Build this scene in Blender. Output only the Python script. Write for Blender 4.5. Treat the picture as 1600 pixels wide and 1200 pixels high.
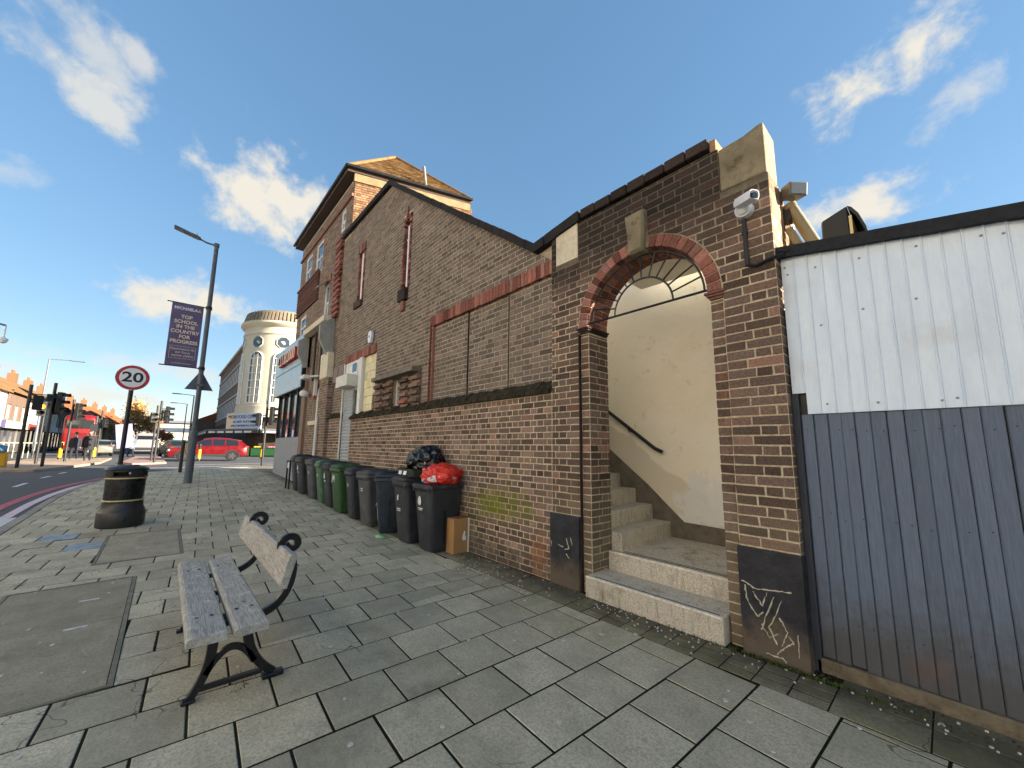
import bpy, math, random
import numpy as np
from mathutils import Vector, Matrix
random.seed(7); rng = np.random.default_rng(7)
R = math.radians
for o in list(bpy.data.objects): bpy.data.objects.remove(o)
sc = bpy.context.scene
COL = sc.collection

# ------------------------------------------------------------------ camera
F, YAW, PITCH, ROLL, PPY = 602.96, 0.8446, 0.1367, 0.0113, 16.9
CAM = np.array([0.0, -3.356, 1.46])
_cy, _sy = math.cos(YAW), math.sin(YAW)
_w = np.array([-_sy*math.cos(PITCH), _cy*math.cos(PITCH), math.sin(PITCH)])
_r = np.array([_cy, _sy, 0.0]); _u = np.cross(_r, _w)
c_r = _r*math.cos(ROLL) + _u*math.sin(ROLL); c_u = -_r*math.sin(ROLL) + _u*math.cos(ROLL)
cd = bpy.data.cameras.new('camera'); cam = bpy.data.objects.new('camera', cd); COL.objects.link(cam)
cd.sensor_width = 36; cd.lens = F/1600*36; cd.shift_y = PPY/1600; cd.clip_start = .05; cd.clip_end = 3000
cam.matrix_world = Matrix(((c_r[0], c_u[0], -_w[0], CAM[0]), (c_r[1], c_u[1], -_w[1], CAM[1]), (c_r[2], c_u[2], -_w[2], CAM[2]), (0, 0, 0, 1)))
sc.camera = cam
def size_in_view(P):            # only used to decide which bricks and slabs are built singly
    d = np.asarray(P) - CAM; z = d@_w
    if z.min() < .1: return 0
    x = 800 + F*(d@c_r)/z; y = 617 - F*(d@c_u)/z
    if x.mean() < -20 or x.mean() > 1620 or y.mean() < -20 or y.mean() > 1220: return 0
    return (x.max()-x.min())*(y.max()-y.min())

# ------------------------------------------------------------------ world, sun, exposure
SUN_AZ, SUN_EL = 42.0, 16.0          # azimuth from +X towards +Y
world = bpy.data.worlds.new('World'); sc.world = world; world.use_nodes = True
wn = world.node_tree; wn.nodes.clear()
def WN(t, **k):
    n = wn.nodes.new(t)
    for a, b in k.items(): setattr(n, a, b)
    return n
sky = WN('ShaderNodeTexSky', sky_type='NISHITA', sun_disc=False, sun_elevation=R(SUN_EL), sun_rotation=R(90-SUN_AZ), altitude=40, air_density=1.0, dust_density=.1, ozone_density=2.6)
tc = WN('ShaderNodeTexCoord')
def wm(op, a, b=None, c=None):
    n = WN('ShaderNodeMath', operation=op)
    for i, v in enumerate((a, b, c)):
        if v is None: continue
        if isinstance(v, (int, float)): n.inputs[i].default_value = v
        else: wn.links.new(v, n.inputs[i])
    return n.outputs[0]
def wv(op, a, b):
    n = WN('ShaderNodeVectorMath', operation=op)
    for i, v in enumerate((a, b)):
        if isinstance(v, (tuple, list, np.ndarray)): n.inputs[i].default_value = tuple(float(t) for t in v)
        else: wn.links.new(v, n.inputs[i])
    return n
DIR = tc.outputs['Generated']
nz = WN('ShaderNodeTexNoise'); nz.inputs['Scale'].default_value = 13; nz.inputs['Detail'].default_value = 8; nz.inputs['Roughness'].default_value = .6; nz.inputs['Distortion'].default_value = .15
mp = WN('ShaderNodeMapping'); mp.inputs['Scale'].default_value = (1, 1, 1.15); wn.links.new(DIR, mp.inputs[0]); wn.links.new(mp.outputs[0], nz.inputs['Vector'])
nz2 = WN('ShaderNodeTexNoise'); nz2.inputs['Scale'].default_value = 5; nz2.inputs['Detail'].default_value = 4; wn.links.new(mp.outputs[0], nz2.inputs['Vector'])
NZ = wm('SUBTRACT', wm('ADD', wm('MULTIPLY', nz.outputs[0], .7), wm('MULTIPLY', nz2.outputs[0], .3)), .5)
# clouds: direction of centre, half-width, half-height (radians), tilt (deg), density
clouds = [((-.80, -.135, .585), .085, .04, -38, .6), ((-.84, -.13, .53), .085, .045, -32, .75), ((-.785, -.09, .60), .05, .035, -35, .65), ((-.83, -.165, .55), .06, .035, -40, .4),
          ((-.88, .07, .49), .12, .075, -25, 1.0), ((-.85, .14, .485), .12, .075, -30, 1.0), ((-.962, -.02, .28), .075, .04, 0, 1.0), ((-.945, .05, .28), .075, .045, -20, 1.0),
          ((-.045, .80, .605), .085, .06, 10, 1.0), ((.035, .785, .615), .07, .055, 20, 1.0), ((.085, .75, .65), .09, .035, 45, .85), ((-.14, .885, .44), .09, .042, -4, 1.0), ((-.06, .90, .44), .07, .038, 8, 1.0), ((.075, .845, .53), .055, .035, 10, .6),
          ((-.985, -.08, .085), .26, .035, 0, .75), ((-.98, .0, .14), .16, .03, -4, .6), ((-.89, -.215, .40), .04, .024, 0, .35),
          ((.7, -.5, .45), .2, .1, 5, 1.0), ((.1, -.85, .5), .2, .09, -12, 1.0), ((-.45, -.75, .4), .16, .07, 8, 1.0)]
mask = None
for d, a, b, tilt, den in clouds:
    d = np.array(d, float); d /= np.linalg.norm(d)
    U = np.cross(d, (0, 0, 1.)); U /= np.linalg.norm(U); V = np.cross(U, d)
    ct, st = math.cos(R(tilt)), math.sin(R(tilt)); U, V = U*ct + V*st, -U*st + V*ct
    uu = wm('DIVIDE', wv('DOT_PRODUCT', DIR, U).outputs['Value'], a); vv = wm('DIVIDE', wv('DOT_PRODUCT', DIR, V).outputs['Value'], b)
    ff = wm('GREATER_THAN', wv('DOT_PRODUCT', DIR, d).outputs['Value'], .3)
    rr = wm('SQRT', wm('ADD', wm('MULTIPLY', uu, uu), wm('MULTIPLY', vv, vv)))
    s = wm('SUBTRACT', wm('SUBTRACT', 1.0, rr), wm('MULTIPLY', NZ, -5.0))
    mr = WN('ShaderNodeMapRange', interpolation_type='SMOOTHSTEP'); wn.links.new(s, mr.inputs[0]); mr.inputs[1].default_value = -.05; mr.inputs[2].default_value = 1.0; mr.inputs[4].default_value = den
    s = wm('MULTIPLY', wm('MULTIPLY', mr.outputs[0], ff), wm('LESS_THAN', rr, 2.6))
    mask = s if mask is None else wm('MAXIMUM', mask, s)
cmix = WN('ShaderNodeMix', data_type='RGBA'); wn.links.new(mask, cmix.inputs['Factor'])
gam = WN('ShaderNodeGamma'); gam.inputs[1].default_value = .5; wn.links.new(sky.outputs[0], gam.inputs[0])
hs = WN('ShaderNodeHueSaturation'); hs.inputs['Hue'].default_value = .503; hs.inputs['Saturation'].default_value = 1.55; hs.inputs['Value'].default_value = .77; wn.links.new(gam.outputs[0], hs.inputs['Color'])
wn.links.new(hs.outputs[0], cmix.inputs['A']); cmix.inputs['B'].default_value = (1.6, 1.52, 1.34, 1)
bg = WN('ShaderNodeBackground'); bg.inputs['Strength'].default_value = .11; wn.links.new(cmix.outputs['Result'], bg.inputs['Color'])
wo = WN('ShaderNodeOutputWorld'); wn.links.new(bg.outputs[0], wo.inputs[0])
sl = bpy.data.lights.new('sun', 'SUN'); sl.energy = 4.7; sl.angle = R(.5); sl.color = (1, .88, .72)
so = bpy.data.objects.new('sun', sl); COL.objects.link(so)
sdir = Vector((math.cos(R(SUN_EL))*math.cos(R(SUN_AZ)), math.cos(R(SUN_EL))*math.sin(R(SUN_AZ)), math.sin(R(SUN_EL))))
so.rotation_euler = sdir.to_track_quat('Z', 'Y').to_euler(); so.location = (20, 20, 30)
vs = sc.view_settings; vs.view_transform = 'Standard'; vs.look = 'None'; vs.gamma = 1; vs.use_curve_mapping = False; vs.exposure = 2.36

# ------------------------------------------------------------------ helpers
OFF = {}
def tag(o, label=None, cat=None, group=None, kind=None):
    for k, v in (('label', label), ('category', cat), ('group', group), ('kind', kind)):
        if v: o[k] = v
    return o
def thing(name, label, cat, loc=(0, 0, 0), rz=0, group=None, local=False):
    o = bpy.data.objects.new(name, None); COL.objects.link(o); o.location = loc; o.rotation_euler = (0, 0, rz); o.empty_display_size = .1
    OFF[o.name] = (0, 0, 0) if local else tuple(loc)
    return tag(o, label, cat, group)
class MB:
    def __init__(s): s.v = []; s.f = []; s.a = []
    def add(s, vs, fs, a=0.0):
        n = len(s.v); s.v += [tuple(map(float, p)) for p in vs]; s.f += [tuple(i+n for i in f) for f in fs]; s.a += [a]*len(vs); return s
    def box(s, x0, x1, y0, y1, z0, z1, a=0.0):
        return s.add([(x, y, z) for z in (z0, z1) for y in (y0, y1) for x in (x0, x1)], [(0, 2, 3, 1), (4, 5, 7, 6), (0, 1, 5, 4), (2, 6, 7, 3), (0, 4, 6, 2), (1, 3, 7, 5)], a)
    def obox(s, c, h, rot, a=0.0):
        M = rot if isinstance(rot, Matrix) else Matrix.Rotation(rot, 3, 'Z')
        vs = [Vector(c) + M@Vector((x*h[0], y*h[1], z*h[2])) for z in (-1, 1) for y in (-1, 1) for x in (-1, 1)]
        return s.add(vs, [(0, 2, 3, 1), (4, 5, 7, 6), (0, 1, 5, 4), (2, 6, 7, 3), (0, 4, 6, 2), (1, 3, 7, 5)], a)
    def ring(s, rings, closed=True, caps=True):     # loft of point rings
        n = len(rings[0]); vs = [p for r in rings for p in r]; fs = []
        for i in range(len(rings)-1):
            for j in range(n if closed else n-1):
                k = (j+1) % n; fs.append((i*n+j, i*n+k, (i+1)*n+k, (i+1)*n+j))
        if caps: fs += [tuple(range(n-1, -1, -1)), tuple(range((len(rings)-1)*n, len(rings)*n))]
        return s.add(vs, fs)
    def cyl(s, p0, p1, r0, r1=None, n=12):
        r1 = r0 if r1 is None else r1; p0, p1 = Vector(p0), Vector(p1); q = (p1-p0).to_track_quat('Z', 'Y')
        return s.ring([[p + q@Vector((r*math.cos(t*2*math.pi/n), r*math.sin(t*2*math.pi/n), 0)) for t in range(n)] for p, r in ((p0, r0), (p1, r1))])
    def tube(s, pts, r, n=8, caps=True):
        pts = [Vector(p) for p in pts]; rings = []; up = None
        for i, p in enumerate(pts):
            t = (pts[min(i+1, len(pts)-1)] - pts[max(i-1, 0)]).normalized()
            if up is None: up = Vector((0, 0, 1)) if abs(t.z) < .9 else Vector((0, 1, 0))
            b = t.cross(up).normalized(); up = b.cross(t).normalized(); rad = r[i] if isinstance(r, (list, tuple)) else r
            rings.append([p + (b*math.cos(a*2*math.pi/n) + up*math.sin(a*2*math.pi/n))*rad for a in range(n)])
        return s.ring(rings, caps=caps)
    def lathe(s, prof, c=(0, 0, 0), n=32, a0=0, sx=1, sy=1):
        return s.ring([[(c[0]+sx*r*math.cos(a0+t*2*math.pi/n), c[1]+sy*r*math.sin(a0+t*2*math.pi/n), c[2]+z) for t in range(n)] for r, z in prof])
    def prism(s, poly, fn, d0, d1, a=0.0):
        n = len(poly)
        return s.add([fn(p[0], p[1], d0) for p in poly] + [fn(p[0], p[1], d1) for p in poly],
                     [tuple(range(n)), tuple(range(2*n-1, n-1, -1))] + [(i, i+n, (i+1) % n+n, (i+1) % n) for i in range(n)], a)
    def build(s, name, mat, parent=None, smooth=False, bevel=0, kind=None, label=None, cat=None, group=None, seg=2):
        off = OFF.get(parent.name, (0, 0, 0)) if parent else (0, 0, 0)
        me = bpy.data.meshes.new(name); V = np.array(s.v, float) - np.array(off, float) if s.v else []
        me.from_pydata([tuple(p) for p in V], [], s.f); me.materials.append(mat)
        if any(s.a):
            at = me.attributes.new('rnd', 'FLOAT', 'POINT'); at.data.foreach_set('value', np.array(s.a, np.float32))
        import bmesh
        bm = bmesh.new(); bm.from_mesh(me); bmesh.ops.recalc_face_normals(bm, faces=bm.faces); bm.to_mesh(me); bm.free()
        o = bpy.data.objects.new(name, me); COL.objects.link(o)
        if smooth:
            for p in me.polygons: p.use_smooth = True
            md = o.modifiers.new('ws', 'EDGE_SPLIT'); md.split_angle = R(38)
        if bevel:
            md = o.modifiers.new('bv', 'BEVEL'); md.width = bevel; md.segments = seg; md.limit_method = 'ANGLE'; md.angle_limit = R(35)
        if parent: o.parent = parent; OFF[o.name] = off
        return tag(o, label, cat, group, kind)
def copy_tree(o, parent=None):
    c = o.copy(); COL.objects.link(c); c.parent = parent; OFF[c.name] = OFF.get(o.name, (0, 0, 0))
    for ch in list(o.children): copy_tree(ch, c)
    return c
def lin(c):
    return tuple(((v/255)/12.92 if v/255 <= .04045 else ((v/255+.055)/1.055)**2.4) for v in c)
class NM:                        # small node builder
    def __init__(s, name):
        s.m = bpy.data.materials.new(name); s.m.use_nodes = True; s.t = s.m.node_tree; s.b = s.t.nodes['Principled BSDF']
    def n(s, t, **k):
        x = s.t.nodes.new(t)
        for a, b in k.items(): setattr(x, a, b)
        return x
    def put(s, v, sock):
        if isinstance(v, (int, float)): sock.default_value = v
        elif isinstance(v, (tuple, list)): sock.default_value = tuple(v) + ((1,) if len(v) == 3 and sock.type == 'RGBA' else ())
        else: s.t.links.new(v, sock)
    def pos(s): return s.n('ShaderNodeNewGeometry').outputs['Position']
    def obj(s): return s.n('ShaderNodeTexCoord').outputs['Object']
    def rnd(s):                  # one random value for each piece
        a = s.n('ShaderNodeAttribute', attribute_name='rnd').outputs['Fac']; b = s.n('ShaderNodeObjectInfo').outputs['Random']
        return s.math('FRACT', s.math('ADD', a, b))
    def noise(s, scale, detail=4, rough=.6, vec=None, dist=0):
        x = s.n('ShaderNodeTexNoise'); x.inputs['Scale'].default_value = scale; x.inputs['Detail'].default_value = detail; x.inputs['Roughness'].default_value = rough; x.inputs['Distortion'].default_value = dist
        s.t.links.new(vec if vec is not None else s.pos(), x.inputs['Vector']); return x.outputs[0]
    def scl(s, vec, k):
        x = s.n('ShaderNodeMapping'); x.inputs['Scale'].default_value = k; s.t.links.new(vec, x.inputs[0]); return x.outputs[0]
    def math(s, op, a, b=None, clamp=False):
        x = s.n('ShaderNodeMath', operation=op, use_clamp=clamp); s.put(a, x.inputs[0])
        if b is not None: s.put(b, x.inputs[1])
        return x.outputs[0]
    def sep(s, v):
        x = s.n('ShaderNodeSeparateXYZ'); s.t.links.new(v, x.inputs[0]); return x.outputs
    def rng(s, v, a, b, c=0., d=1.):
        x = s.n('ShaderNodeMapRange', interpolation_type='SMOOTHSTEP'); s.put(v, x.inputs[0])
        for i, k in enumerate((a, b, c, d)): x.inputs[i+1].default_value = k
        return x.outputs[0]
    def ramp(s, f, stops, const=False):
        x = s.n('ShaderNodeValToRGB'); s.put(f, x.inputs[0]); e = x.color_ramp.elements
        if const: x.color_ramp.interpolation = 'CONSTANT'
        while len(e) < len(stops): e.new(.5)
        for i, (p, c) in enumerate(stops): e[i].position = p; e[i].color = tuple(c) + (1,)
        return x.outputs[0]
    def mix(s, f, a, b, mode='MIX'):
        x = s.n('ShaderNodeMix', data_type='RGBA', blend_type=mode); s.put(f, x.inputs['Factor']); s.put(a, x.inputs['A']); s.put(b, x.inputs['B']); return x.outputs['Result']
    def ball(s, c, r, p=None):   # 1 at c falling to 0 at radii r
        v = s.n('ShaderNodeVectorMath', operation='SUBTRACT'); s.t.links.new(p or s.pos(), v.inputs[0]); v.inputs[1].default_value = c
        w = s.n('ShaderNodeVectorMath', operation='DIVIDE'); s.t.links.new(v.outputs[0], w.inputs[0]); w.inputs[1].default_value = r
        l = s.n('ShaderNodeVectorMath', operation='LENGTH'); s.t.links.new(w.outputs[0], l.inputs[0]); return s.math('SUBTRACT', 1., l.outputs['Value'])
    def fin(s, col=None, rough=None, bump=None, bs=.3, bd=.01, metal=None, spec=None):
        if col is not None: s.put(col, s.b.inputs['Base Color'])
        if rough is not None: s.put(rough, s.b.inputs['Roughness'])
        if metal is not None: s.put(metal, s.b.inputs['Metallic'])
        if spec is not None: s.put(spec, s.b.inputs['Specular IOR Level'])
        if bump is not None:
            x = s.n('ShaderNodeBump'); x.inputs['Strength'].default_value = bs; x.inputs['Distance'].default_value = bd; s.t.links.new(bump, x.inputs['Height']); s.t.links.new(x.outputs[0], s.b.inputs['Normal'])
        return s.m
MC = {}
def pm(name, c, rough=.7, var=.25, scale=6, bs=.15, bscale=40, bd=.004, metal=0, spec=.4, dirt=.0, dcol=(60, 55, 45), dscale=2.5, piece=.0):
    """plain surface: colour with soft mottling, optional blotchy dirt, fine bump"""
    if name in MC: return MC[name]
    m = NM(name); c = lin(c); p = m.pos()
    col = m.mix(m.rng(m.noise(scale, 5, .65, p), .25, .75), tuple(v*(1-var) for v in c), tuple(min(1, v*(1+var)) for v in c))
    if piece: col = m.mix(1., col, m.ramp(m.rnd(), [(0, (1-piece,)*3), (1, (1+piece,)*3)]), 'MULTIPLY')
    if dirt: col = m.mix(m.rng(m.noise(dscale, 6, .7, p), .5, .75, 0, dirt), col, lin(dcol))
    MC[name] = m.fin(col, m.rng(m.noise(scale*2, 3, .6, p), .2, .8, max(.05, rough-.1), min(1, rough+.1)), m.noise(bscale, 4, .6, p) if bs else None, bs, bd, metal, spec)
    return MC[name]
def emis(name, c, st):
    m = NM(name); m.put(lin(c), m.b.inputs['Base Color']); m.put(lin(c), m.b.inputs['Emission Color']); m.b.inputs['Emission Strength'].default_value = st; return m.m
def glass(name, c=(40, 46, 52), rough=.04):
    m = NM(name); m.put(lin(c), m.b.inputs['Base Color']); m.put(.9, m.b.inputs['Specular IOR Level']); m.put(m.rng(m.noise(3, 2, .5, m.pos()), .3, .7, rough, rough*2), m.b.inputs['Roughness'])
    x = m.n('ShaderNodeBump'); x.inputs['Strength'].default_value = .05; x.inputs['Distance'].default_value = .01; m.t.links.new(m.noise(1.3, 1, .5, m.pos()), x.inputs['Height']); m.t.links.new(x.outputs[0], m.b.inputs['Normal']); return m.m
def text(body, size, mat, parent, origin, ux, uy, ext=.004, align='CENTER', name='lettering', shear=0, sx=1.0, bold=0.):
    c = bpy.data.curves.new('txt', 'FONT'); c.body = body; c.size = size; c.extrude = ext; c.align_x = align; c.align_y = 'CENTER'; c.resolution_u = 3; c.shear = shear; c.offset = bold
    t = bpy.data.objects.new('txt', c); COL.objects.link(t); dg = bpy.context.evaluated_depsgraph_get()
    me = bpy.data.meshes.new_from_object(t.evaluated_get(dg)); bpy.data.objects.remove(t); bpy.data.curves.remove(c)
    ux, uy = Vector(ux), Vector(uy); n = ux.cross(uy); off = Vector(OFF.get(parent.name, (0, 0, 0))); og = Vector(origin) - off
    for v in me.vertices: v.co = og + ux*(v.co.x*sx) + uy*v.co.y + n*v.co.z
    me.materials.clear(); me.materials.append(mat)
    o = bpy.data.objects.new(name, me); COL.objects.link(o); o.parent = parent; return o
def gz(X): return .41*min(1, max(0, (-X-7)/13.))

# ---- masonry
def clip(poly, a, b, c):         # keep a*u+b*v <= c
    out = []
    for i, p in enumerate(poly):
        q = poly[(i+1) % len(poly)]; dp = a*p[0]+b*p[1]-c; dq = a*q[0]+b*q[1]-c
        if dp <= 0: out.append(p)
        if dp*dq < 0: t = dp/(dp-dq); out.append((p[0]+t*(q[0]-p[0]), p[1]+t*(q[1]-p[1])))
    return out if len(out) > 2 else None
def lay(x0, x1, z0, z1, bond='flemish', holes=(), clips=None, h=.075, L=.225, g=.0115, ph=0.):
    """brick outlines (u,v) of a wall face, cut round holes (rectangles) and by clips(poly)"""
    res = []; k0 = int(math.floor(z0/h)); k1 = int(math.ceil(z1/h))
    for k in range(k0, k1):
        za, zb = max(k*h, z0)+g/2, min((k+1)*h, z1)-g/2
        if zb-za < .012: continue
        iv = [(x0, x1)]
        for (a, b, c, d) in holes:
            if zb <= c or za >= d: continue
            nw = []
            for s, e in iv:
                if b <= s or a >= e: nw.append((s, e)); continue
                if a > s: nw.append((s, a))
                if b < e: nw.append((b, e))
            iv = nw
        js = []; x = math.floor(x0/L)*L - 2*L + ph
        if bond == 'english':
            if k % 2: x += L/4
            while x < x1+L: js.append(x); x += L/2 if k % 2 else L
        elif bond == 'flemish':
            x = math.floor(x0/(1.5*L))*1.5*L - 3*L + ph + (.75*L if k % 2 else 0)
            i = 0
            while x < x1+L: js.append(x); x += L if i % 2 == 0 else L/2; i += 1
        else:
            if k % 2: x += L/2
            while x < x1+L: js.append(x); x += L
        for s, e in iv:
            cuts = [s] + [j for j in js if s+.035 < j < e-.035] + [e]
            for a, b in zip(cuts, cuts[1:]):
                if b-a < .02: continue
                poly = [(a+g/2, za), (b-g/2, za), (b-g/2, zb), (a+g/2, zb)]
                if clips: poly = clips(poly)
                if poly:
                    us = [p[0] for p in poly]; vz = [p[1] for p in poly]
                    if max(us)-min(us) > .02 and max(vz)-min(vz) > .012: res.append(poly)
    return res
def brick_geo(mb, poly, fn, depth=.03, ch=.004, jit=.0022):
    d = random.uniform(-jit, jit*.6); cx = sum(p[0] for p in poly)/len(poly); cz = sum(p[1] for p in poly)/len(poly); tx, tz = random.uniform(-.012, .012), random.uniform(-.03, .03)
    pj = [(p[0]+random.uniform(-.0022, .0022), p[1]+random.uniform(-.0022, .0022)) for p in poly]; n = len(pj)
    f = lambda q, e: fn(q[0], q[1], d+e+tx*(q[0]-cx)+tz*(q[1]-cz))
    inn = []
    for q in pj:
        L = math.hypot(q[0]-cx, q[1]-cz) or 1; wx = min(ch, abs(q[0]-cx)*.4); wz = min(ch, abs(q[1]-cz)*.4)
        inn.append((q[0]-math.copysign(wx, q[0]-cx), q[1]-math.copysign(wz, q[1]-cz)))
    mb.add([f(q, 0) for q in inn]+[f(q, ch*.8) for q in pj]+[f(q, depth) for q in pj],
           [tuple(range(n))]+[(i, i+n, (i+1) % n+n, (i+1) % n) for i in range(n)]+[(i+n, i+2*n, (i+1) % n+2*n, (i+1) % n+n) for i in range(n)], random.random()*.999)
SINGLE = {}
def bricks(sets, parent, limit=300, name='brick'):
    """sets: (polys, fn, mat). The ones showing largest become objects, the rest one part"""
    allb = []
    for polys, fn, mat in sets:
        for p in polys: allb.append((size_in_view([fn(q[0], q[1], 0) for q in p]), p, fn, mat))
    allb.sort(key=lambda t: -t[0]); rest = {}
    for i, (s, p, fn, mat) in enumerate(allb):
        if i < limit and s > 60:
            mb = MB(); brick_geo(mb, p, fn); mb.a = []; mb.build(name, mat, parent)
        else: brick_geo(rest.setdefault(mat.name, (MB(), mat))[0], p, fn)
    for mb, mat in rest.values(): mb.build(name+'work', mat, parent, kind='stuff')
def core(x0, x1, z0, top, holes, y0, y1, mb=None):    # solid wall behind the bricks, with rectangular openings
    mb = mb or MB(); xs = sorted(set([x0, x1]+[h for r in holes for h in r[:2] if x0 < h < x1]+[t for t in getattr(top, 'xs', []) if x0 < t < x1]))
    for a, b in zip(xs, xs[1:]):
        m = (a+b)/2; zs = [z0]
        for r in sorted([r for r in holes if r[0] < m < r[1]], key=lambda r: r[2]): zs += [r[2], r[3]]
        T = 1e9; zs.append(T)
        for c, d in zip(zs[::2], zs[1::2]):
            ta, tb = (top(a+1e-6), top(b-1e-6)) if d == T else (d, d)
            if min(ta, tb) - c < .004: continue
            mb.prism([(a, c), (b, c), (b, tb), (a, ta)], lambda u, v, n: (u, n, v), y0, y1)
    return mb
FY = lambda Y: (lambda u, v, n: (u, Y+n, v))          # faces -Y
FX = lambda X: (lambda u, v, n: (X-n, u, v))          # faces +X
FXm = lambda X: (lambda u, v, n: (X+n, u, v))         # faces -X
# ------------------------------------------------------------------ materials
def brick_mat(name, stops, soot=0, moss=False, dull=0., sat=.82):
    m = NM(name); p = m.pos(); z = m.sep(p)[2]
    rr = m.rnd(); col = m.ramp(rr, stops); hv = m.n('ShaderNodeHueSaturation'); hv.inputs['Saturation'].default_value = sat; m.put(m.rng(m.math('FRACT', m.math('MULTIPLY', rr, 17.3)), 0., 1., .66, 1.22), hv.inputs['Value']); m.put(col, hv.inputs['Color']); col = hv.outputs[0]
    n1 = m.noise(55, 5, .7, p); n2 = m.noise(1.1, 4, .6, p); n3 = m.noise(14, 5, .7, p)
    col = m.mix(m.rng(n1, .3, .75), m.mix(1., col, (.62, .60, .58), 'MULTIPLY'), m.mix(1., col, (1.25, 1.2, 1.15), 'MULTIPLY'))
    col = m.mix(m.rng(n3, .55, .75, 0, .45), col, (.09, .075, .065))
    col = m.mix(m.rng(n2, .3, .7, .0, .35), col, m.mix(1., col, (.55, .55, .56), 'MULTIPLY'))
    col = m.mix(m.rng(m.noise(24, 6, .75, p), .66, .74, 0, .5), col, (.45, .41, .36))       # lime bloom
    col = m.mix(m.rng(m.noise(1.0, 5, .7, m.scl(p, (2.2, 1, .35))), .56, .74, 0, .4), col, m.mix(1., col, (.5, .48, .46), 'MULTIPLY')); col = m.mix(m.rng(m.noise(.55, 4, .6, p), .58, .72, 0, .3), col, (.36, .31, .26))
    if dull: col = m.mix(dull, col, (.21, .185, .16))
    if soot:
        col = m.mix(m.rng(m.math('ADD', z, m.math('MULTIPLY', m.noise(2.2, 4, .6, p), .9)), soot, soot+.75, 0, .82), col, (.022, .019, .017))
        col = m.mix(m.rng(m.math('SUBTRACT', m.math('MULTIPLY', m.noise(2.6, 5, .65, p), 1.6), z), -.6, .4, 0, .6), col, lin((120, 112, 92)))
    if moss: col = moss_mix(m, col, p, .75)
    return m.fin(col, .93, m.math('ADD', n1, m.math('MULTIPLY', n3, .6)), .55, .006, spec=.15)
def moss_mix(m, col, p, k):
    a = m.math('ADD', m.ball((-4.05, 0, .72), (.95, 3, .34), p), m.math('MULTIPLY', m.math('SUBTRACT', m.noise(5, 6, .7, p), .5), 2.2))
    b = m.math('ADD', m.ball((-4.75, 0, .35), (.8, 3, .6), p), m.math('MULTIPLY', m.math('SUBTRACT', m.noise(7, 6, .7, p), .55), 2.4))
    col = m.mix(m.rng(a, .1, .9, 0, k), col, lin((110, 116, 28))); col = m.mix(m.rng(b, .2, 1., 0, k*.8), col, lin((74, 80, 34)))
    r = m.math('ADD', m.ball((-3.28, 0, .22), (.26, 3, .42), p), m.math('MULTIPLY', m.math('SUBTRACT', m.noise(9, 6, .7, p), .5), 1.6))
    col = m.mix(m.rng(r, .15, .9, 0, .55), col, lin((150, 100, 62)))
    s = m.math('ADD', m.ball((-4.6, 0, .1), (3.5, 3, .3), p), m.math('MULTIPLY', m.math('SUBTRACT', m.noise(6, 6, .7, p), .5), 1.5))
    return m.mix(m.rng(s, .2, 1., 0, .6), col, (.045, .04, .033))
BR = lambda *c: tuple(min(.6, v*1.62) for v in lin(c))
st_low = [(0, BR(78, 68, 60)), (.22, BR(98, 83, 72)), (.42, BR(110, 92, 79)), (.6, BR(92, 78, 69)), (.75, BR(118, 97, 84)), (.92, BR(128, 99, 83)), (1, BR(106, 89, 82))]
st_up = [(0, BR(80, 72, 64)), (.3, BR(100, 88, 77)), (.6, BR(112, 98, 85)), (.85, BR(94, 82, 72)), (1, BR(120, 100, 86))]
st_pil = [(0, BR(76, 62, 54)), (.3, BR(100, 80, 68)), (.55, BR(88, 74, 66)), (.8, BR(112, 86, 72)), (.92, BR(94, 82, 76)), (1, BR(128, 88, 70))]
st_red = [(0, BR(100, 54, 44)), (.4, BR(126, 68, 52)), (.7, BR(138, 84, 68)), (1, BR(120, 82, 74))]
M_BLOW = brick_mat('brick_lower_wall', st_low, moss=True)
M_BUP = brick_mat('brick_upper_wall', st_up, dull=.25)
M_BTALL = brick_mat('brick_corner_block', [(0, BR(84, 68, 58)), (.5, BR(108, 86, 72)), (1, BR(122, 94, 76))], dull=.2)
M_BPIL = brick_mat('brick_entrance', st_pil, soot=3.5)
M_BRED = brick_mat('brick_red', st_red)
M_BSUNLIT = brick_mat('brick_sunlight_tint', [(0, lin((150, 112, 76))), (.5, lin((168, 124, 80))), (1, lin((138, 98, 66)))])  # sunlit yellow tone put into the brick colour of sun-facing sides
M_BDARK = brick_mat('brick_sooty', [(0, BR(44, 38, 34)), (.6, BR(58, 48, 42)), (1, BR(70, 56, 48))])
def mortar_mat(name, c, dark, soot=0, moss=False):
    m = NM(name); p = m.pos(); col = m.mix(m.rng(m.noise(30, 5, .7, p), .3, .7), lin(dark), lin(c))
    col = m.mix(m.rng(m.noise(.9, 5, .65, p), .45, .75, 0, .6), col, lin(dark))
    if soot: col = m.mix(m.rng(m.math('ADD', m.sep(p)[2], m.math('MULTIPLY', m.noise(2.2, 4, .6, p), .9)), soot, soot+.75, 0, .8), col, (.035, .03, .026))
    if moss: col = moss_mix(m, col, p, .55)
    return m.fin(col, .95, m.noise(120, 4, .7, p), .5, .004, spec=.1)
M_MLOW = mortar_mat('mortar_cream', (216, 202, 176), (176, 160, 134), moss=True)
M_MUP = mortar_mat('mortar_grey', (196, 186, 166), (148, 136, 118))
M_MENT = mortar_mat('mortar_entrance', (208, 196, 170), (162, 147, 122), soot=3.45)
M_STONE = pm('old_stone', (138, 128, 104), .9, .3, 9, .6, 50, .01, spec=.2, dirt=.9, dcol=(60, 52, 38), dscale=4.5)
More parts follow.
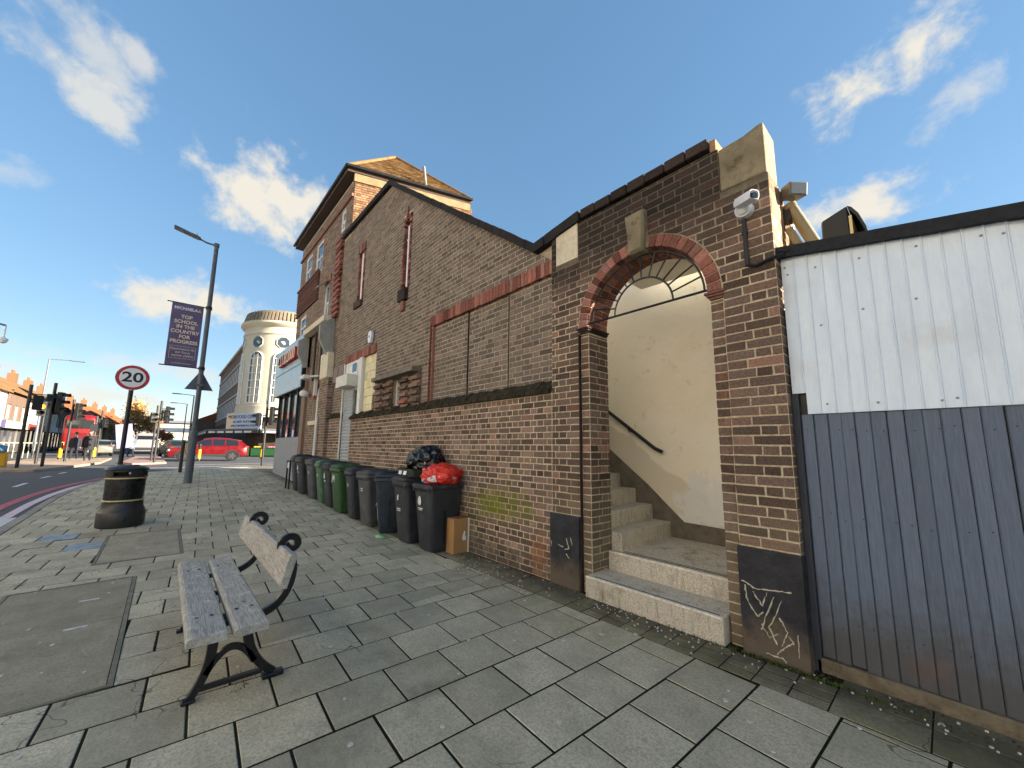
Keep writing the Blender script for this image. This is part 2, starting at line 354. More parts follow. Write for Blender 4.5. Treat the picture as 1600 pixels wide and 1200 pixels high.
M_STONEC = pm('cream_stone', (212, 202, 178), .9, .12, 20, .4, 120, .004, spec=.2, dirt=.3, dcol=(120, 108, 84), dscale=4)
M_COPE = pm('weathered_coping', (58, 54, 42), .95, .5, 14, .8, 60, .012, spec=.1, dirt=.7, dcol=(34, 34, 22), dscale=8)
M_BLACKTILE = pm('black_coping', (40, 36, 34), .8, .3, 10, .3, 50, .005, spec=.25)
M_BITUMEN = pm('black_roofing', (38, 40, 44), .8, .35, 30, .6, 180, .004, spec=.3)
M_IRON = pm('black_iron', (24, 24, 26), .38, .2, 20, .15, 90, .002, spec=.5)
M_GREYMETAL = pm('grey_painted_steel', (88, 94, 102), .55, .1, 5, .1, 60, .002, spec=.4)
M_BLKMETAL = pm('black_painted_steel', (32, 33, 35), .5, .12, 5, .1, 60, .002)
M_WHITE = pm('white_paint', (214, 214, 208), .55, .05, 5, .1, 50, .002, dirt=.25, dcol=(140, 136, 124), dscale=3)
M_WHITEPL = pm('white_plastic', (222, 224, 226), .35, .03, 5, 0, 50)
M_BLKPL = pm('black_plastic', (26, 27, 30), .45, .15, 8, .1, 60, .002)
M_GLASS = glass('window_glass', (58, 68, 80)); M_GLASSD = glass('dark_glass', (22, 24, 27))
M_FRAME = pm('white_window_frame', (224, 224, 220), .5, .04, 5, 0)
m = NM('plaster'); p = m.pos(); z = m.sep(p)[2]
col = m.mix(m.rng(m.noise(2.2, 5, .6, p), .3, .7), lin((244, 238, 218)), lin((248, 244, 230)))
col = m.mix(m.rng(m.noise(7, 7, .75, p), .58, .66, 0, .5), col, lin((206, 194, 166)))
e = m.math('ADD', m.math('SUBTRACT', m.math('ADD', z, m.math('MULTIPLY', m.sep(p)[0], .72)), -.55), m.math('MULTIPLY', m.math('SUBTRACT', m.noise(2.6, 6, .6, p), .5), .35))
col = m.mix(m.rng(e, .03, -.03, 0, .75), col, lin((214, 206, 186)))                 # older coat beside the flight
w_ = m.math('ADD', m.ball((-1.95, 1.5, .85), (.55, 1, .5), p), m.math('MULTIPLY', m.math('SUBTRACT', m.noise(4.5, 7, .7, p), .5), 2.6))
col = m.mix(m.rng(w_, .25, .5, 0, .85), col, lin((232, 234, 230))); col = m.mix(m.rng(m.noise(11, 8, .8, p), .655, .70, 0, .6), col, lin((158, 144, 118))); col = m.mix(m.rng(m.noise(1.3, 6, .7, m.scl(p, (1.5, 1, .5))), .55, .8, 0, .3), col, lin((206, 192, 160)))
M_PLASTER = m.fin(col, .9, m.math('ADD', m.noise(3, 6, .7, p), m.math('MULTIPLY', m.noise(60, 4, .6, p), .15)), .35, .03, spec=.15)
M_SKIRT = pm('grey_render_skirting', (110, 104, 92), .9, .3, 10, .5, 80, .005, dirt=.5, dcol=(66, 60, 50))
m = NM('granolithic'); p = m.pos(); col = m.mix(m.rng(m.noise(160, 3, .8, p), .35, .65), lin((142, 134, 118)), lin((226, 220, 204)))
col = m.mix(m.rng(m.noise(4, 6, .7, p), .5, .72, 0, .6), col, lin((112, 100, 80))); n_ = m.sep(m.n('ShaderNodeNewGeometry').outputs['Normal'])[2]
col = m.mix(m.rng(m.noise(9, 5, .7, m.scl(p, (3, 3, .35))), .5, .72, 0, .55), col, lin((92, 82, 64)))
M_STEP = m.fin(col, .85, m.noise(140, 3, .7, p), .4, .003, spec=.25)
M_GROOVE = pm('dark_groove', (52, 48, 42), .95, .3, 20)
def slab_mat(name, c, piece=.22):
    m = NM(name); p = m.pos(); c = lin(c); r = m.rnd()
    col = m.mix(m.rng(m.noise(3.5, 6, .65, p), .3, .7), tuple(v*.74 for v in c), tuple(v*1.2 for v in c))
    col = m.mix(m.rng(m.noise(230, 2, .8, p), .35, .7, 0, .5), col, tuple(v*1.5 for v in c))
    col = m.mix(1., col, m.ramp(r, [(0, (1-piece,)*3), (.5, (1, 1, 1)), (1, (1+piece*.8,)*3)]), 'MULTIPLY')
    x, y, z = m.sep(p)
    g = m.math('ADD', m.rng(y, -1.7, -.3, 0, .55), m.math('MULTIPLY', m.math('SUBTRACT', m.noise(1.7, 5, .65, p), .5), 2.0))
    col = m.mix(m.rng(g, .3, 1., 0, .6), col, lin((104, 110, 58)))
    d = m.noise(1.2, 6, .7, p); col = m.mix(m.rng(d, .54, .74, 0, .5), col, (.06, .056, .05))
    col = m.mix(m.rng(m.noise(11, 4, .7, p), .66, .74, 0, .45), col, (.07, .066, .06)); col = m.mix(m.rng(m.noise(58, 5, .75, p), .4, .66, 0, .62), col, tuple(v*.5 for v in c)); col = m.mix(m.rng(m.noise(21, 6, .75, p), .5, .7, 0, .4), col, tuple(v*.55 for v in c)); col = m.mix(m.rng(m.noise(95, 2, .7, p), .69, .74, 0, .5), col, tuple(min(1, v*1.9) for v in c))
    vo = m.n('ShaderNodeTexVoronoi'); vo.inputs['Scale'].default_value = 3.1; m.t.links.new(p, vo.inputs['Vector']); col = m.mix(m.rng(m.math('ADD', vo.outputs['Distance'], m.math('MULTIPLY', m.noise(30, 3, .6, p), .03)), .085, .06, 0, .4), col, tuple(v*.45 for v in c))
    ck = m.n('ShaderNodeTexVoronoi', feature='DISTANCE_TO_EDGE'); ck.inputs['Scale'].default_value = 1.5; dv = m.n('ShaderNodeVectorMath', operation='ADD'); nn = m.n('ShaderNodeTexNoise'); nn.inputs['Scale'].default_value = 3; m.t.links.new(p, nn.inputs['Vector']); m.t.links.new(p, dv.inputs[0]); m.t.links.new(nn.outputs['Color'], dv.inputs[1]); m.t.links.new(dv.outputs[0], ck.inputs['Vector'])
    cr = m.math('MULTIPLY', m.rng(ck.outputs['Distance'], .010, .004), m.rng(m.noise(.8, 2, .5, p), .56, .62)); col = m.mix(m.math('MULTIPLY', cr, .7), col, (.05, .046, .04))
    w = m.math('ADD', m.rng(y, -.75, -.05, 0, 1.), m.math('MULTIPLY', m.math('SUBTRACT', m.noise(4, 6, .7, p), .5), 1.6)); col = m.mix(m.rng(w, .45, 1.1, 0, .72), col, (.07, .058, .042))  # grime and contact shading painted darker towards the wall foot
    return m.fin(col, .88, m.math('ADD', m.noise(180, 3, .7, p), m.math('MULTIPLY', m.noise(9, 4, .6, p), .6)), .5, .004, spec=.25)
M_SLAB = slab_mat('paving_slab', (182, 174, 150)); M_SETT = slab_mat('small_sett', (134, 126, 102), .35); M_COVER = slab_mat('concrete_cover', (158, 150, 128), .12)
M_BED = pm('dark_joint_sand', (34, 31, 25), .98, .35, 30, .6, 150, .004, spec=.1, dirt=.6, dcol=(58, 64, 26), dscale=2)
M_BLUEPAINT = pm('pale_blue_paint', (142, 158, 168), .8, .3, 9, .3, 120, .003, dirt=.6, dcol=(92, 96, 96), dscale=5)
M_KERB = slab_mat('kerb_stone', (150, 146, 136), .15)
m = NM('asphalt'); p = m.pos(); col = m.mix(m.rng(m.noise(120, 3, .8, p), .3, .7), (.05, .053, .058), (.095, .1, .108)); col = m.mix(m.rng(m.noise(.5, 5, .6, p), .4, .7, 0, .5), col, (.07, .073, .08))
M_ROAD = m.fin(col, .85, m.noise(150, 3, .7, p), .5, .004, spec=.3)
M_PAINTW = pm('road_white', (196, 198, 198), .7, .15, 14, .3, 120, .002, dirt=.45, dcol=(110, 112, 114), dscale=6)
M_PAINTR = pm('road_red', (170, 82, 92), .75, .2, 14, .3, 120, .002, dirt=.5, dcol=(86, 70, 76), dscale=5)
M_GROUND = pm('far_ground', (92, 88, 80), .95, .3, .2, 0, 40)
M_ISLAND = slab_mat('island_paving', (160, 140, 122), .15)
m = NM('weathered_slat'); p = m.pos(); gr = m.noise(7, 6, .65, m.scl(p, (1.2, 26, 26)), .5)
col = m.mix(m.rng(gr, .3, .7), lin((132, 128, 120)), lin((190, 186, 176))); col = m.mix(m.rng(m.noise(9, 6, .75, p), .52, .68, 0, .7), col, lin((206, 204, 196))); col = m.mix(m.rng(m.noise(13, 5, .8, p), .6, .7, 0, .75), col, lin((62, 58, 50)))
M_SLAT = m.fin(col, .88, m.math('ADD', gr, m.math('MULTIPLY', m.noise(60, 4, .7, p), .4)), .6, .005, spec=.2)
m = NM('grey_board_paint'); p = m.pos(); z = m.sep(p)[2]; gr = m.noise(6, 6, .7, m.scl(p, (22, 22, 1.0)), .6)
col = m.mix(m.rng(gr, .3, .7), lin((86, 99, 118)), lin((101, 114, 133))); col = m.mix(1., col, m.ramp(m.rnd(), [(0, (.9,)*3), (1, (1.1,)*3)]), 'MULTIPLY')
col = m.mix(m.rng(m.math('SUBTRACT', m.math('MULTIPLY', m.noise(5, 6, .7, p), .9), z), -.25, .25, 0, .75), col, lin((74, 70, 64)))
col = m.mix(m.rng(m.noise(16, 6, .8, p), .68, .72, 0, .6), col, lin((58, 62, 70)))
col = m.mix(m.rng(m.math('ADD', m.ball((-.18, .1, .2), (.2, 1, .16), p), m.math('MULTIPLY', m.math('SUBTRACT', m.noise(12, 5, .7, p), .5), 2.)), .3, .9, 0, .45), col, lin((104, 82, 66)))
M_BOARD = m.fin(col, .62, m.math('ADD', gr, m.math('MULTIPLY', m.noise(18, 5, .7, p), .5)), .35, .005, spec=.35)
m = NM('white_cladding'); p = m.pos(); col = m.mix(m.rng(m.noise(4, 6, .7, m.scl(p, (3, 3, .5))), .3, .7), lin((208, 224, 240)), lin((222, 236, 250)))
col = m.mix(m.rng(m.noise(1.6, 5, .6, p), .5, .75, 0, .5), col, lin((188, 190, 188))); col = m.mix(m.rng(m.noise(26, 7, .8, p), .66, .72, 0, .4), col, lin((150, 152, 154)))
M_CLAD = m.fin(col, m.rng(m.noise(6, 4, .6, p), .3, .7, .42, .62), m.noise(2.5, 3, .6, p), .2, .01, spec=.4)
m = NM('black_painted_plinth'); p = m.pos(); col = m.mix(m.rng(m.noise(8, 5, .7, p), .3, .7), lin((22, 24, 30)), lin((44, 46, 54))); z = m.sep(p)[2]
col = m.mix(m.rng(m.math('ADD', m.math('MULTIPLY', m.noise(6, 6, .75, p), .5), m.math('MULTIPLY', z, -1.)), -.08, .18, 0, .8), col, lin((104, 92, 78)))
col = m.mix(m.rng(m.noise(17, 6, .8, p), .66, .70, 0, .6), col, lin((132, 124, 104)))
M_PLINTH = m.fin(col, .5, m.noise(22, 5, .7, p), .6, .01, spec=.45)
M_CHALK = pm('scratched_paint', (186, 180, 158), .9, .3, 30)

# ------------------------------------------------------------------ setting: ground, road, pavement
def strip(name, mat, xs, y0, y1, dz, kind='structure', step=None):
    mb = MB(); f0 = y0 if callable(y0) else (lambda x: y0); f1 = y1 if callable(y1) else (lambda x: y1)
    vs = [(x, f(x), gz(x)+dz) for x in xs for f in (f0, f1)]
    mb.add(vs, [(2*i, 2*i+1, 2*i+3, 2*i+2) for i in range(len(xs)-1)]); o = mb.build(name, mat, kind=kind)
    for pl in o.data.polygons: pass
    return o
strip('ground', M_GROUND, [800, -7, -20, -900], -700, 700, -.30)
strip('road', M_ROAD, [120, 3, -7, -20, -170], -40, 70, -.115)
KERB = [(40, -5.2), (-9.9, -5.2), (-11.4, -5.2), (-13.7, -5.2), (-15.2, -5.12), (-16.6, -4.95), (-18.0, -4.65), (-19.3, -4.2), (-20.6, -3.45), (-21.7, -2.5), (-22.6, -1.2), (-23.2, .3), (-23.6, 2.5), (-23.8, 30)]
def kerb_y(x):
    for (a, b), (c, d) in zip(KERB, KERB[1:]):
        if c <= x <= a: return b + (d-b)*(a-x)/((a-c) or 1)
    return KERB[-1][1]
xs = [40, 4, 2] + [1-i*.5 for i in range(48)] + [-23.25, -23.5, -23.7]
pav = strip('pavement', M_BED, [x for x in xs if x > -18.6]+[-18.6], lambda x: kerb_y(x)+.06, .6, -.003)
bed2 = strip('pavement_bed', M_BED, [-18.6]+[x for x in xs if x < -18.7], lambda x: kerb_y(x)+.06, 30, -.003, None); bed2.parent = pav
TH = R(3.0); ct, st_ = math.cos(TH), math.sin(TH)
def UV(u, v): return (-1.38 + u*ct + v*st_, -1.2 - u*st_ + v*ct)
COVERS = [(-6.16, -3.52, -4.36, -3.45), (-8.72, -7.02, -3.88, -3.03), (-2.95, -1.9, -99, -99)]
SETTW = -.40
slabs = []
def cut_kerb(poly):
    cx = sum(p[0] for p in poly)/len(poly)
    for (a, b), (c, d) in zip(KERB, KERB[1:]):
        if c-.5 <= cx <= a+.5:
            nx, ny = (d-b), -(c-a); L = math.hypot(nx, ny); nx, ny = nx/L, ny/L     # outward to road
            if ny > 0: nx, ny = -nx, -ny
            if nx*(0-a)+ny*(5-b) > 0: nx, ny = -nx, -ny
            poly = clip(poly, nx, ny, nx*a+ny*b-.14)
            if not poly: return None
    return poly
P_ = .4
for i in range(-60, 12):
    for j in range(-14, 60):
        v0 = j*P_ + (P_/2 if i % 2 else 0); u0 = i*P_
        q = [UV(u0+.0065, v0+.0065), UV(u0+P_-.0065, v0+.0065), UV(u0+P_-.0065, v0+P_-.0065), UV(u0+.0065, v0+P_-.0065)]
        cx = sum(p[0] for p in q)/4; cyy = sum(p[1] for p in q)/4
        if cx < -23.6 or cx > 3.4 or cyy > 14 or (cx > -18.2 and cyy > .1) or cyy < -5.6: continue
        q = cut_kerb(q)
        if q and cx > -18.4: q = clip(q, 0, 1, SETTW-.006 if cx > -13 else -.03)
        if not q: continue
        ok = [q]
        for (a, b, c, d) in COVERS[:2]:
            nx = []
            for w in ok:
                ww = clip(w, 1, 0, a-.004); nx += [ww] if ww else []
                ww = clip(w, -1, 0, -b-.004); nx += [ww] if ww else []
                mid = clip(w, -1, 0, -a); mid = clip(mid, 1, 0, b) if mid else None
                if mid:
                    for t in (clip(mid, 0, 1, c-.004), clip(mid, 0, -1, -d-.004)):
                        if t: nx.append(t)
            ok = nx
        for w in ok:
            if max(p[0] for p in w)-min(p[0] for p in w) > .03 and max(p[1] for p in w)-min(p[1] for p in w) > .03: slabs.append((w, M_SLAB))
BLUE = [(-8.25, -4.15), (-8.9, -4.3)]
# setts along the foot of the wall and patches where flags were replaced by setts
def setts(x0, x1, y0, y1, a, b):
    n, k = max(1, round((x1-x0)/a)), max(1, round((y1-y0)/b)); dx, dy = (x1-x0)/n, (y1-y0)/k
    for i in range(n):
        for j in range(k):
            e = .004; slabs.append(([(x0+i*dx+e, y0+j*dy+e), (x0+(i+1)*dx-e, y0+j*dy+e), (x0+(i+1)*dx-e, y0+(j+1)*dy-e), (x0+i*dx+e, y0+(j+1)*dy-e)], M_SETT))
setts(-2.55, -.6, SETTW, -.075, .20, .105); setts(-.6, 3, SETTW, .10, .4, .25)
setts(-12.9, -2.55, SETTW, -.02, .4, .38)
slabs.sort(key=lambda t: -size_in_view([(p[0], p[1], 0) for p in t[0]]))
rest = {}
for n, (q, mat) in enumerate(slabs):
    cx = sum(p[0] for p in q)/len(q); cyy = sum(p[1] for p in q)/len(q)
    if mat is M_SLAB and any(math.hypot(cx-a, cyy-b) < .24 for a, b in BLUE): mat = M_BLUEPAINT
    single = n < 295
    mb = MB() if single else rest.setdefault(mat.name, (MB(), mat))[0]
    t1, t2, t0 = random.gauss(0, .003), random.gauss(0, .003), random.gauss(0, .0008); k = len(q)
    zf = lambda p: gz(p[0]) + t0 + t1*(p[0]-cx) + t2*(p[1]-cyy)
    inn = [(p[0]-math.copysign(min(.004, abs(p[0]-cx)*.3), p[0]-cx), p[1]-math.copysign(min(.004, abs(p[1]-cyy)*.3), p[1]-cyy)) for p in q]
    mb.add([(p[0], p[1], zf(p)) for p in inn]+[(p[0], p[1], zf(p)-.0025) for p in q]+[(p[0], p[1], zf(p)-.03) for p in q], [tuple(range(k))]+[(i, i+k, (i+1) % k+k, (i+1) % k) for i in range(k)]+[(i+k, i+2*k, (i+1) % k+2*k, (i+1) % k+k) for i in range(k)], 0 if single else random.random())
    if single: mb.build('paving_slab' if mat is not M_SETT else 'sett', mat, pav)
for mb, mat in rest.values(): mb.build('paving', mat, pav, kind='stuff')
for (a, b, c, d), cuts in ((COVERS[0], ((-4.82,), ())), (COVERS[1], ((), ()))):
    t = thing('utility_cover', 'large concrete utility cover in a steel frame set in the paving beside the bench' if a > -7 else 'smaller concrete utility cover set in the paving in front of the litter bin', 'utility cover', (b, c, gz(b)), group=None)
    xs_ = [a+.03] + list(cuts[0]) + [b-.03]; G_ = lambda x: gz(x)+.0005
    for x0, x1 in zip(xs_, xs_[1:]):
        mb = MB(); mb.add([(x, y, gz(x)+dz) for dz in (.001, -.03) for x, y in ((x0+.004, c+.033), (x1-.004, c+.033), (x1-.004, d-.033), (x0+.004, d-.033))], [(0, 1, 2, 3), (0, 4, 5, 1), (1, 5, 6, 2), (2, 6, 7, 3), (3, 7, 4, 0)]); mb.build('cover_slab', M_COVER, t)
    fr = MB()
    for x0, x1, y0, y1 in ((a, a+.028, c, d), (b-.028, b, c, d), (a+.03, b-.03, c, c+.028), (a+.03, b-.03, d-.028, d)):
        fr.add([(x, y, gz(x)+dz) for dz in (.004, -.03) for x, y in ((x0, y0), (x1, y0), (x1, y1), (x0, y1))], [(0, 1, 2, 3), (0, 4, 5, 1), (1, 5, 6, 2), (2, 6, 7, 3), (3, 7, 4, 0)])
    fr.build('frame', pm('worn_frame', (120, 114, 98), .8, .3, 12, .3), t)
    if a > -7:
        for x, y in ((-4.1, -4.05), (-4.75, -3.75), (-5.5, -3.75), (-3.75, -4.1)):
            mb = MB(); mb.box(x-.02, x+.012, y-.06, y+.07, gz(x)+.0015, gz(x)+.004); mb.build('paint_mark', M_PAINTW, t)
# kerb stones
def walk(pts, step):
    out = []; 
    for (a, b), (c, d) in zip(pts, pts[1:]):
        L = math.hypot(c-a, d-b); n = max(1, round(L/step))
        for i in range(n): out.append(((a+(c-a)*i/n, b+(d-b)*i/n), (a+(c-a)*(i+1)/n, b+(d-b)*(i+1)/n)))
    return out
for (a, b), (c, d) in walk([(4, -5.2)]+KERB[1:-1]+[(-23.7, 10)], .9):
    L = math.hypot(c-a, d-b); nx, ny = -(d-b)/L, (c-a)/L
    if ny > 0 or (abs(ny) < .2 and nx > 0): nx, ny = -nx, -ny
    if nx*0 + ny*1 > 0 and a > -20: nx, ny = -nx, -ny
    ix, iy = -nx*.13, -ny*.13; tx, ty = (c-a)/L*.003, (d-b)/L*.003
    mb = MB(); mb.add([(x, y, gz(x)+dz) for dz in (.002, -.14) for x, y in ((a+tx, b+ty), (c-tx, d-ty), (c-tx+ix, d-ty+iy), (a+tx+ix, b+ty+iy))], [(0, 1, 2, 3), (4, 7, 6, 5), (0, 4, 5, 1), (1, 5, 6, 2), (2, 6, 7, 3), (3, 7, 4, 0)])
    mb.build('kerb_stone', M_KERB, pav, bevel=.012)
def line(name, pts, w, mat, label, cat='road marking', group=None, dz=-.108):
    mb = MB(); vs = []
    for i, (x, y) in enumerate(pts):
        a, b = pts[max(i-1, 0)], pts[min(i+1, len(pts)-1)]; L = math.hypot(b[0]-a[0], b[1]-a[1]); nx, ny = -(b[1]-a[1])/L*w/2, (b[0]-a[0])/L*w/2
        vs += [(x+nx, y+ny, gz(x)+dz), (x-nx, y-ny, gz(x)+dz)]
    mb.add(vs, [(2*i, 2*i+1, 2*i+3, 2*i+2) for i in range(len(pts)-1)]); return mb.build(name, mat, label=label, cat=cat, group=group)
def off(pts, d):
    out = []
    for i, (x, y) in enumerate(pts):
        a, b = pts[max(i-1, 0)], pts[min(i+1, len(pts)-1)]; L = math.hypot(b[0]-a[0], b[1]-a[1]); out.append((x+(b[1]-a[1])/L*-d*-1, y-(b[0]-a[0])/L*-d*-1))
    return out
kp = [(-11.2, -5.2)]+KERB[3:12]
line('red_line', [(x-.0, y-.62) if i < 6 else (x-.45, y-.4) for i, (x, y) in enumerate(kp)], .17, M_PAINTR, 'outer pinkish red route line beside the kerb')
line('red_line', [(x, y-.28) if i < 6 else (x-.2, y-.18) for i, (x, y) in enumerate(kp)], .15, pm('pale_line', (206, 186, 196), .75, .15, 14, .2, 100, .002, dirt=.4, dcol=(120, 110, 116), dscale=6), 'pale pink inner route line against the kerb')
line('white_line', [(-11.9, -5.42), (-6, -5.42), (4, -5.42)], .2, M_PAINTW, 'broad white line along the kerb ending at the bus bay')
line('white_line', [(-12.05, -5.4), (-12.2, -6.6), (-12.4, -9)], .09, M_PAINTW, 'thin white line crossing the near lane from the kerb')
for k, (x, y) in enumerate([(-20.0, -6.3), (-22.5, -6.25), (-17.5, -6.4), (-15.0, -6.5)]):
    line('white_line', [(x, y), (x-1.0, y+.05)], .1, M_PAINTW, 'short white lane dash in the near lane', group='lane dashes in the near lane')
for k, (a, b) in enumerate([((-25.5, -4.6), (-27.0, 1.8)), ((-28.5, -2.2), (-30.2, 3.8))]):
    line('white_line', [a, b], .22, M_PAINTW, 'white stop line across the side road mouth', group='stop lines across the side road')
def island(name, poly, label, mat=M_ISLAND):
    mb = MB(); zt = .405 if max(p[0] for p in poly) < 0 else .0; mb.prism(poly, lambda u, v, n: (u, v, n+gz(u)-.41), .27, .405); return mb.build(name, mat, bevel=.03, kind='structure')
island('traffic_island', [(-24.2, -7.15), (-26, -6.75), (-32, -6.0), (-41, -6.2), (-41, -10), (-28, -9.8), (-24.6, -8.3)], '')
island('traffic_island', [(-29.5, -4.6), (-31, -3.2), (-46, -3.6), (-46, -5.2), (-32, -5.2)], '', pm('reddish_paving', (140, 112, 104), .9, .2, 8, .2))
island('far_pavement', [(40, -13.6), (40, -40), (-170, -40), (-170, -13.6)], '')
island('far_pavement', [(-47, 60), (-47, 4), (-51, .5), (-58, -.6), (-170, -.6), (-170, 60)], '', M_ISLAND)
# ------------------------------------------------------------------ arched entrance
ent = thing('arched_entrance', 'dark brick arched entrance with red brick arch and cream stairwell behind', 'entrance', (-1.9, 0, 0))
AX, AZ, RI, RO = -1.9, 2.8, .64, .755
def arch_clip(poly):
    cx = sum(p[0] for p in poly)/len(poly); cz = sum(p[1] for p in poly)/len(poly)
    if max(p[1] for p in poly) < AZ: return poly
    dx, dz = cx-AX, cz-AZ; L = math.hypot(dx, dz)
    if L > RO+.3: return poly
    if cz < AZ: return poly
    if L < 1e-3: return None
    dx, dz = dx/L, dz/L; return clip(poly, -dx, -dz, -(dx*AX+dz*AZ+RO+.008))
eh = [(-2.66, -1.14, -1, AZ), (-2.99, -2.655, 3.655, 4.095), (-1.105, -.7, 3.655, 4.2), (-2.01, -1.79, 3.56, 3.825)]
sets = [(lay(-3.07, -.75, 0, 4.08, 'flemish', eh, arch_clip, ph=.02), FY(0), M_BPIL)]
sets += [(lay(-2.655, -2.545, 0, 2.73, 'stretch', L=.5), FY(.03), M_BPIL), (lay(-1.255, -1.145, 0, 2.73, 'stretch', L=.5, ph=.1), FY(.03), M_BPIL)]
sets += [(lay(.032, .385, .2, 2.73, 'flemish'), FX(-2.54), M_BPIL)]
sets += [(lay(.002, .145, 0, 2.9, 'stretch', L=.30), FX(-.748), M_BPIL)]
side_top = lambda p: clip(clip(p, .62, 1, 3.66+.62*.28) or [], .3, 1, 9) if clip(p, .62, 1, 3.66+.62*.28) else None
sets += [(lay(.003, 2.2, 2.92, 3.66, 'flemish', clips=side_top), FX(-.752), M_BSUNLIT)]
sets += [(lay(-2.58, -1.12, 4.082, 4.105, 'flemish'), FY(0), M_BDARK)]
bricks(sets, ent)
cm = MB()
cm.box(-3.068, -2.664, .0035, .37, -.1, 4.075); cm.box(-1.136, -.753, .0035, .37, -.1, 3.66)
cm.box(-2.664, -2.545, .0335, .37, -.1, AZ-.06); cm.box(-1.245, -1.136, .0335, .37, -.1, AZ-.06)
N = 36
for i in range(N):                       # spandrel above the arch
    a, b = math.pi*i/N, math.pi*(i+1)/N; x0, x1 = AX+.762*math.cos(a), AX+.762*math.cos(b)
    if x0 > -1.1: continue
    cm.prism([(x1, AZ+.762*math.sin(b)), (x0, AZ+.762*math.sin(a)), (x0, 4.078), (x1, 4.078)], lambda u, v, n: (u, n, v), .0035, .37)
cm.box(-1.30, -1.105, .0038, .371, 3.58, 4.077)
cm.prism([(.14, 2.0), (2.2, 2.0), (2.2, 2.45), (.28, 3.655), (.012, 3.655), (.012, 2.92), (.14, 2.92)], lambda u, v, n: (n, u, v), -1.10, -.7565)
cm.build('wall', M_MENT, ent)
mb = MB(); mb.box(-2.665, -2.652, -.002, .034, 0, 2.73); mb.build('joint_strip', M_BDARK, ent)
for i in range(27):                      # red arch ring
    for row, (y0, y1) in enumerate(((-.006, .105), (.112, .24), (.247, .375))):
        a, b = math.pi*i/27+.006, math.pi*(i+1)/27-.006; j = random.uniform(-.003, .003)
        if row == 0 and (.45*math.pi < (a+b)/2 < .56*math.pi): continue
        mb = MB(); mb.prism([(AX+r*math.cos(t), AZ+r*math.sin(t)) for r, t in ((RI, a), (RO+j, a), (RO+j, b), (RI, b))], lambda u, v, n: (u, n, v), y0+j, y1); mb.build('arch_brick', M_BRED, ent, bevel=.004, seg=1)
mb = MB()
for i in range(27):
    a, b = math.pi*i/27, math.pi*(i+1)/27; mb.prism([(AX+r*math.cos(t), AZ+r*math.sin(t)) for r, t in ((RI+.006, a), (RO+.012, a), (RO+.012, b), (RI+.006, b))], lambda u, v, n: (u, n, v), .004, .372)
mb.build('arch_mortar', M_MENT, ent)
ks = MB(); ks.ring([[(x, y, z) for x, z in pr] for pr, y in (([(-1.965, 3.40), (-1.815, 3.40), (-1.79, 3.83), (-2.01, 3.83)], .1), ([(-1.965, 3.40), (-1.815, 3.40), (-1.79, 3.83), (-2.01, 3.83)], -.04), ([(-1.95, 3.42), (-1.83, 3.43), (-1.81, 3.81), (-1.99, 3.80)], -.075))])
ks.build('keystone', M_STONE, ent, bevel=.008)
mb = MB(); mb.box(-2.988, -2.658, -.004, .2, 3.66, 4.092); mb.build('stone_block', M_STONEC, ent, bevel=.004)
mb = MB(); mb.prism([(-1.1, 3.66), (-.755, 3.66), (-.755, 4.10), (-.80, 4.095), (-.90, 4.065), (-1.1, 4.05)], lambda u, v, n: (u, n, v), -.012, .29); mb.build('stone_block', M_STONE, ent, bevel=.014)
for i in range(7):                       # brick-on-edge parapet coping
    x0 = -2.60+i*.204; mb = MB(); mb.box(x0+.004, x0+.2, -.03+random.uniform(-.006, .006), .36, 4.107+random.uniform(-.004, .004), 4.215+random.uniform(-.012, .012)); mb.build('coping_brick', M_BDARK, ent, bevel=.012)
mb = MB(); mb.box(-1.170, -1.118, .0, .35, 4.08, 4.19); mb.build('parapet_end', M_BSUNLIT, ent, bevel=.006)
for s, x0, x1 in ((0, -2.685, -2.515), (1, -1.285, -1.115)):
    mb = MB()
    for z0, z1, e in ((2.735, 2.758, .0), (2.758, 2.778, .016), (2.778, 2.80, .03)): mb.box(x0+.03-e, x1-.03+e, .012-e, .385, z0, z1-.0015)
    mb.build('impost', M_BRED if s else M_BDARK, ent, bevel=.004)
for x0, x1, z1, mat in ((-1.15, -.742, .742, M_PLINTH), (-3.08, -2.668, .745, M_PLINTH)):
    mb = MB(); mb.box(x0, x1, -.028, .02, -.03, z1); o = mb.build('painted_plinth', mat, ent, bevel=.008)
mb = MB(); mb.box(-.76, -.741, .0205, .14, -.03, .74); mb.build('painted_plinth', M_PLINTH, ent)
def scratch(paths, y, r):
    mb = MB()
    for p in paths:
        pts = []
        for (a, b), (c, d) in zip(p, p[1:]):
            for t in range(6): pts.append((a+(c-a)*t/6+random.uniform(-.004, .004), y, b+(d-b)*t/6+random.uniform(-.004, .004)))
        pts.append((p[-1][0], y, p[-1][1])); mb.tube(pts, [r*random.uniform(.25, 1.3) for _ in pts], 5)
    return mb
scratch([[(-1.13, .50), (-1.04, .46), (-.93, .475), (-.82, .49)], [(-1.11, .47), (-1.10, .37), (-1.04, .27), (-1.0, .31)], [(-1.06, .44), (-1.0, .35), (-.97, .45)], [(-.93, .43), (-.98, .30), (-1.02, .19)], [(-.88, .42), (-.97, .22), (-.93, .12)], [(-1.02, .23), (-.97, .15), (-.92, .19)], [(-.9, .3), (-.86, .22), (-.9, .12)], [(-.93, .06), (-.88, .12), (-.83, .16), (-.86, .2)], [(-.80, .22), (-.805, .08)], [(-1.0, .04), (-.9, -.0+.04), (-.88, .02)]], -.0295, .0055).build('scratched_graffiti', M_CHALK, ent)
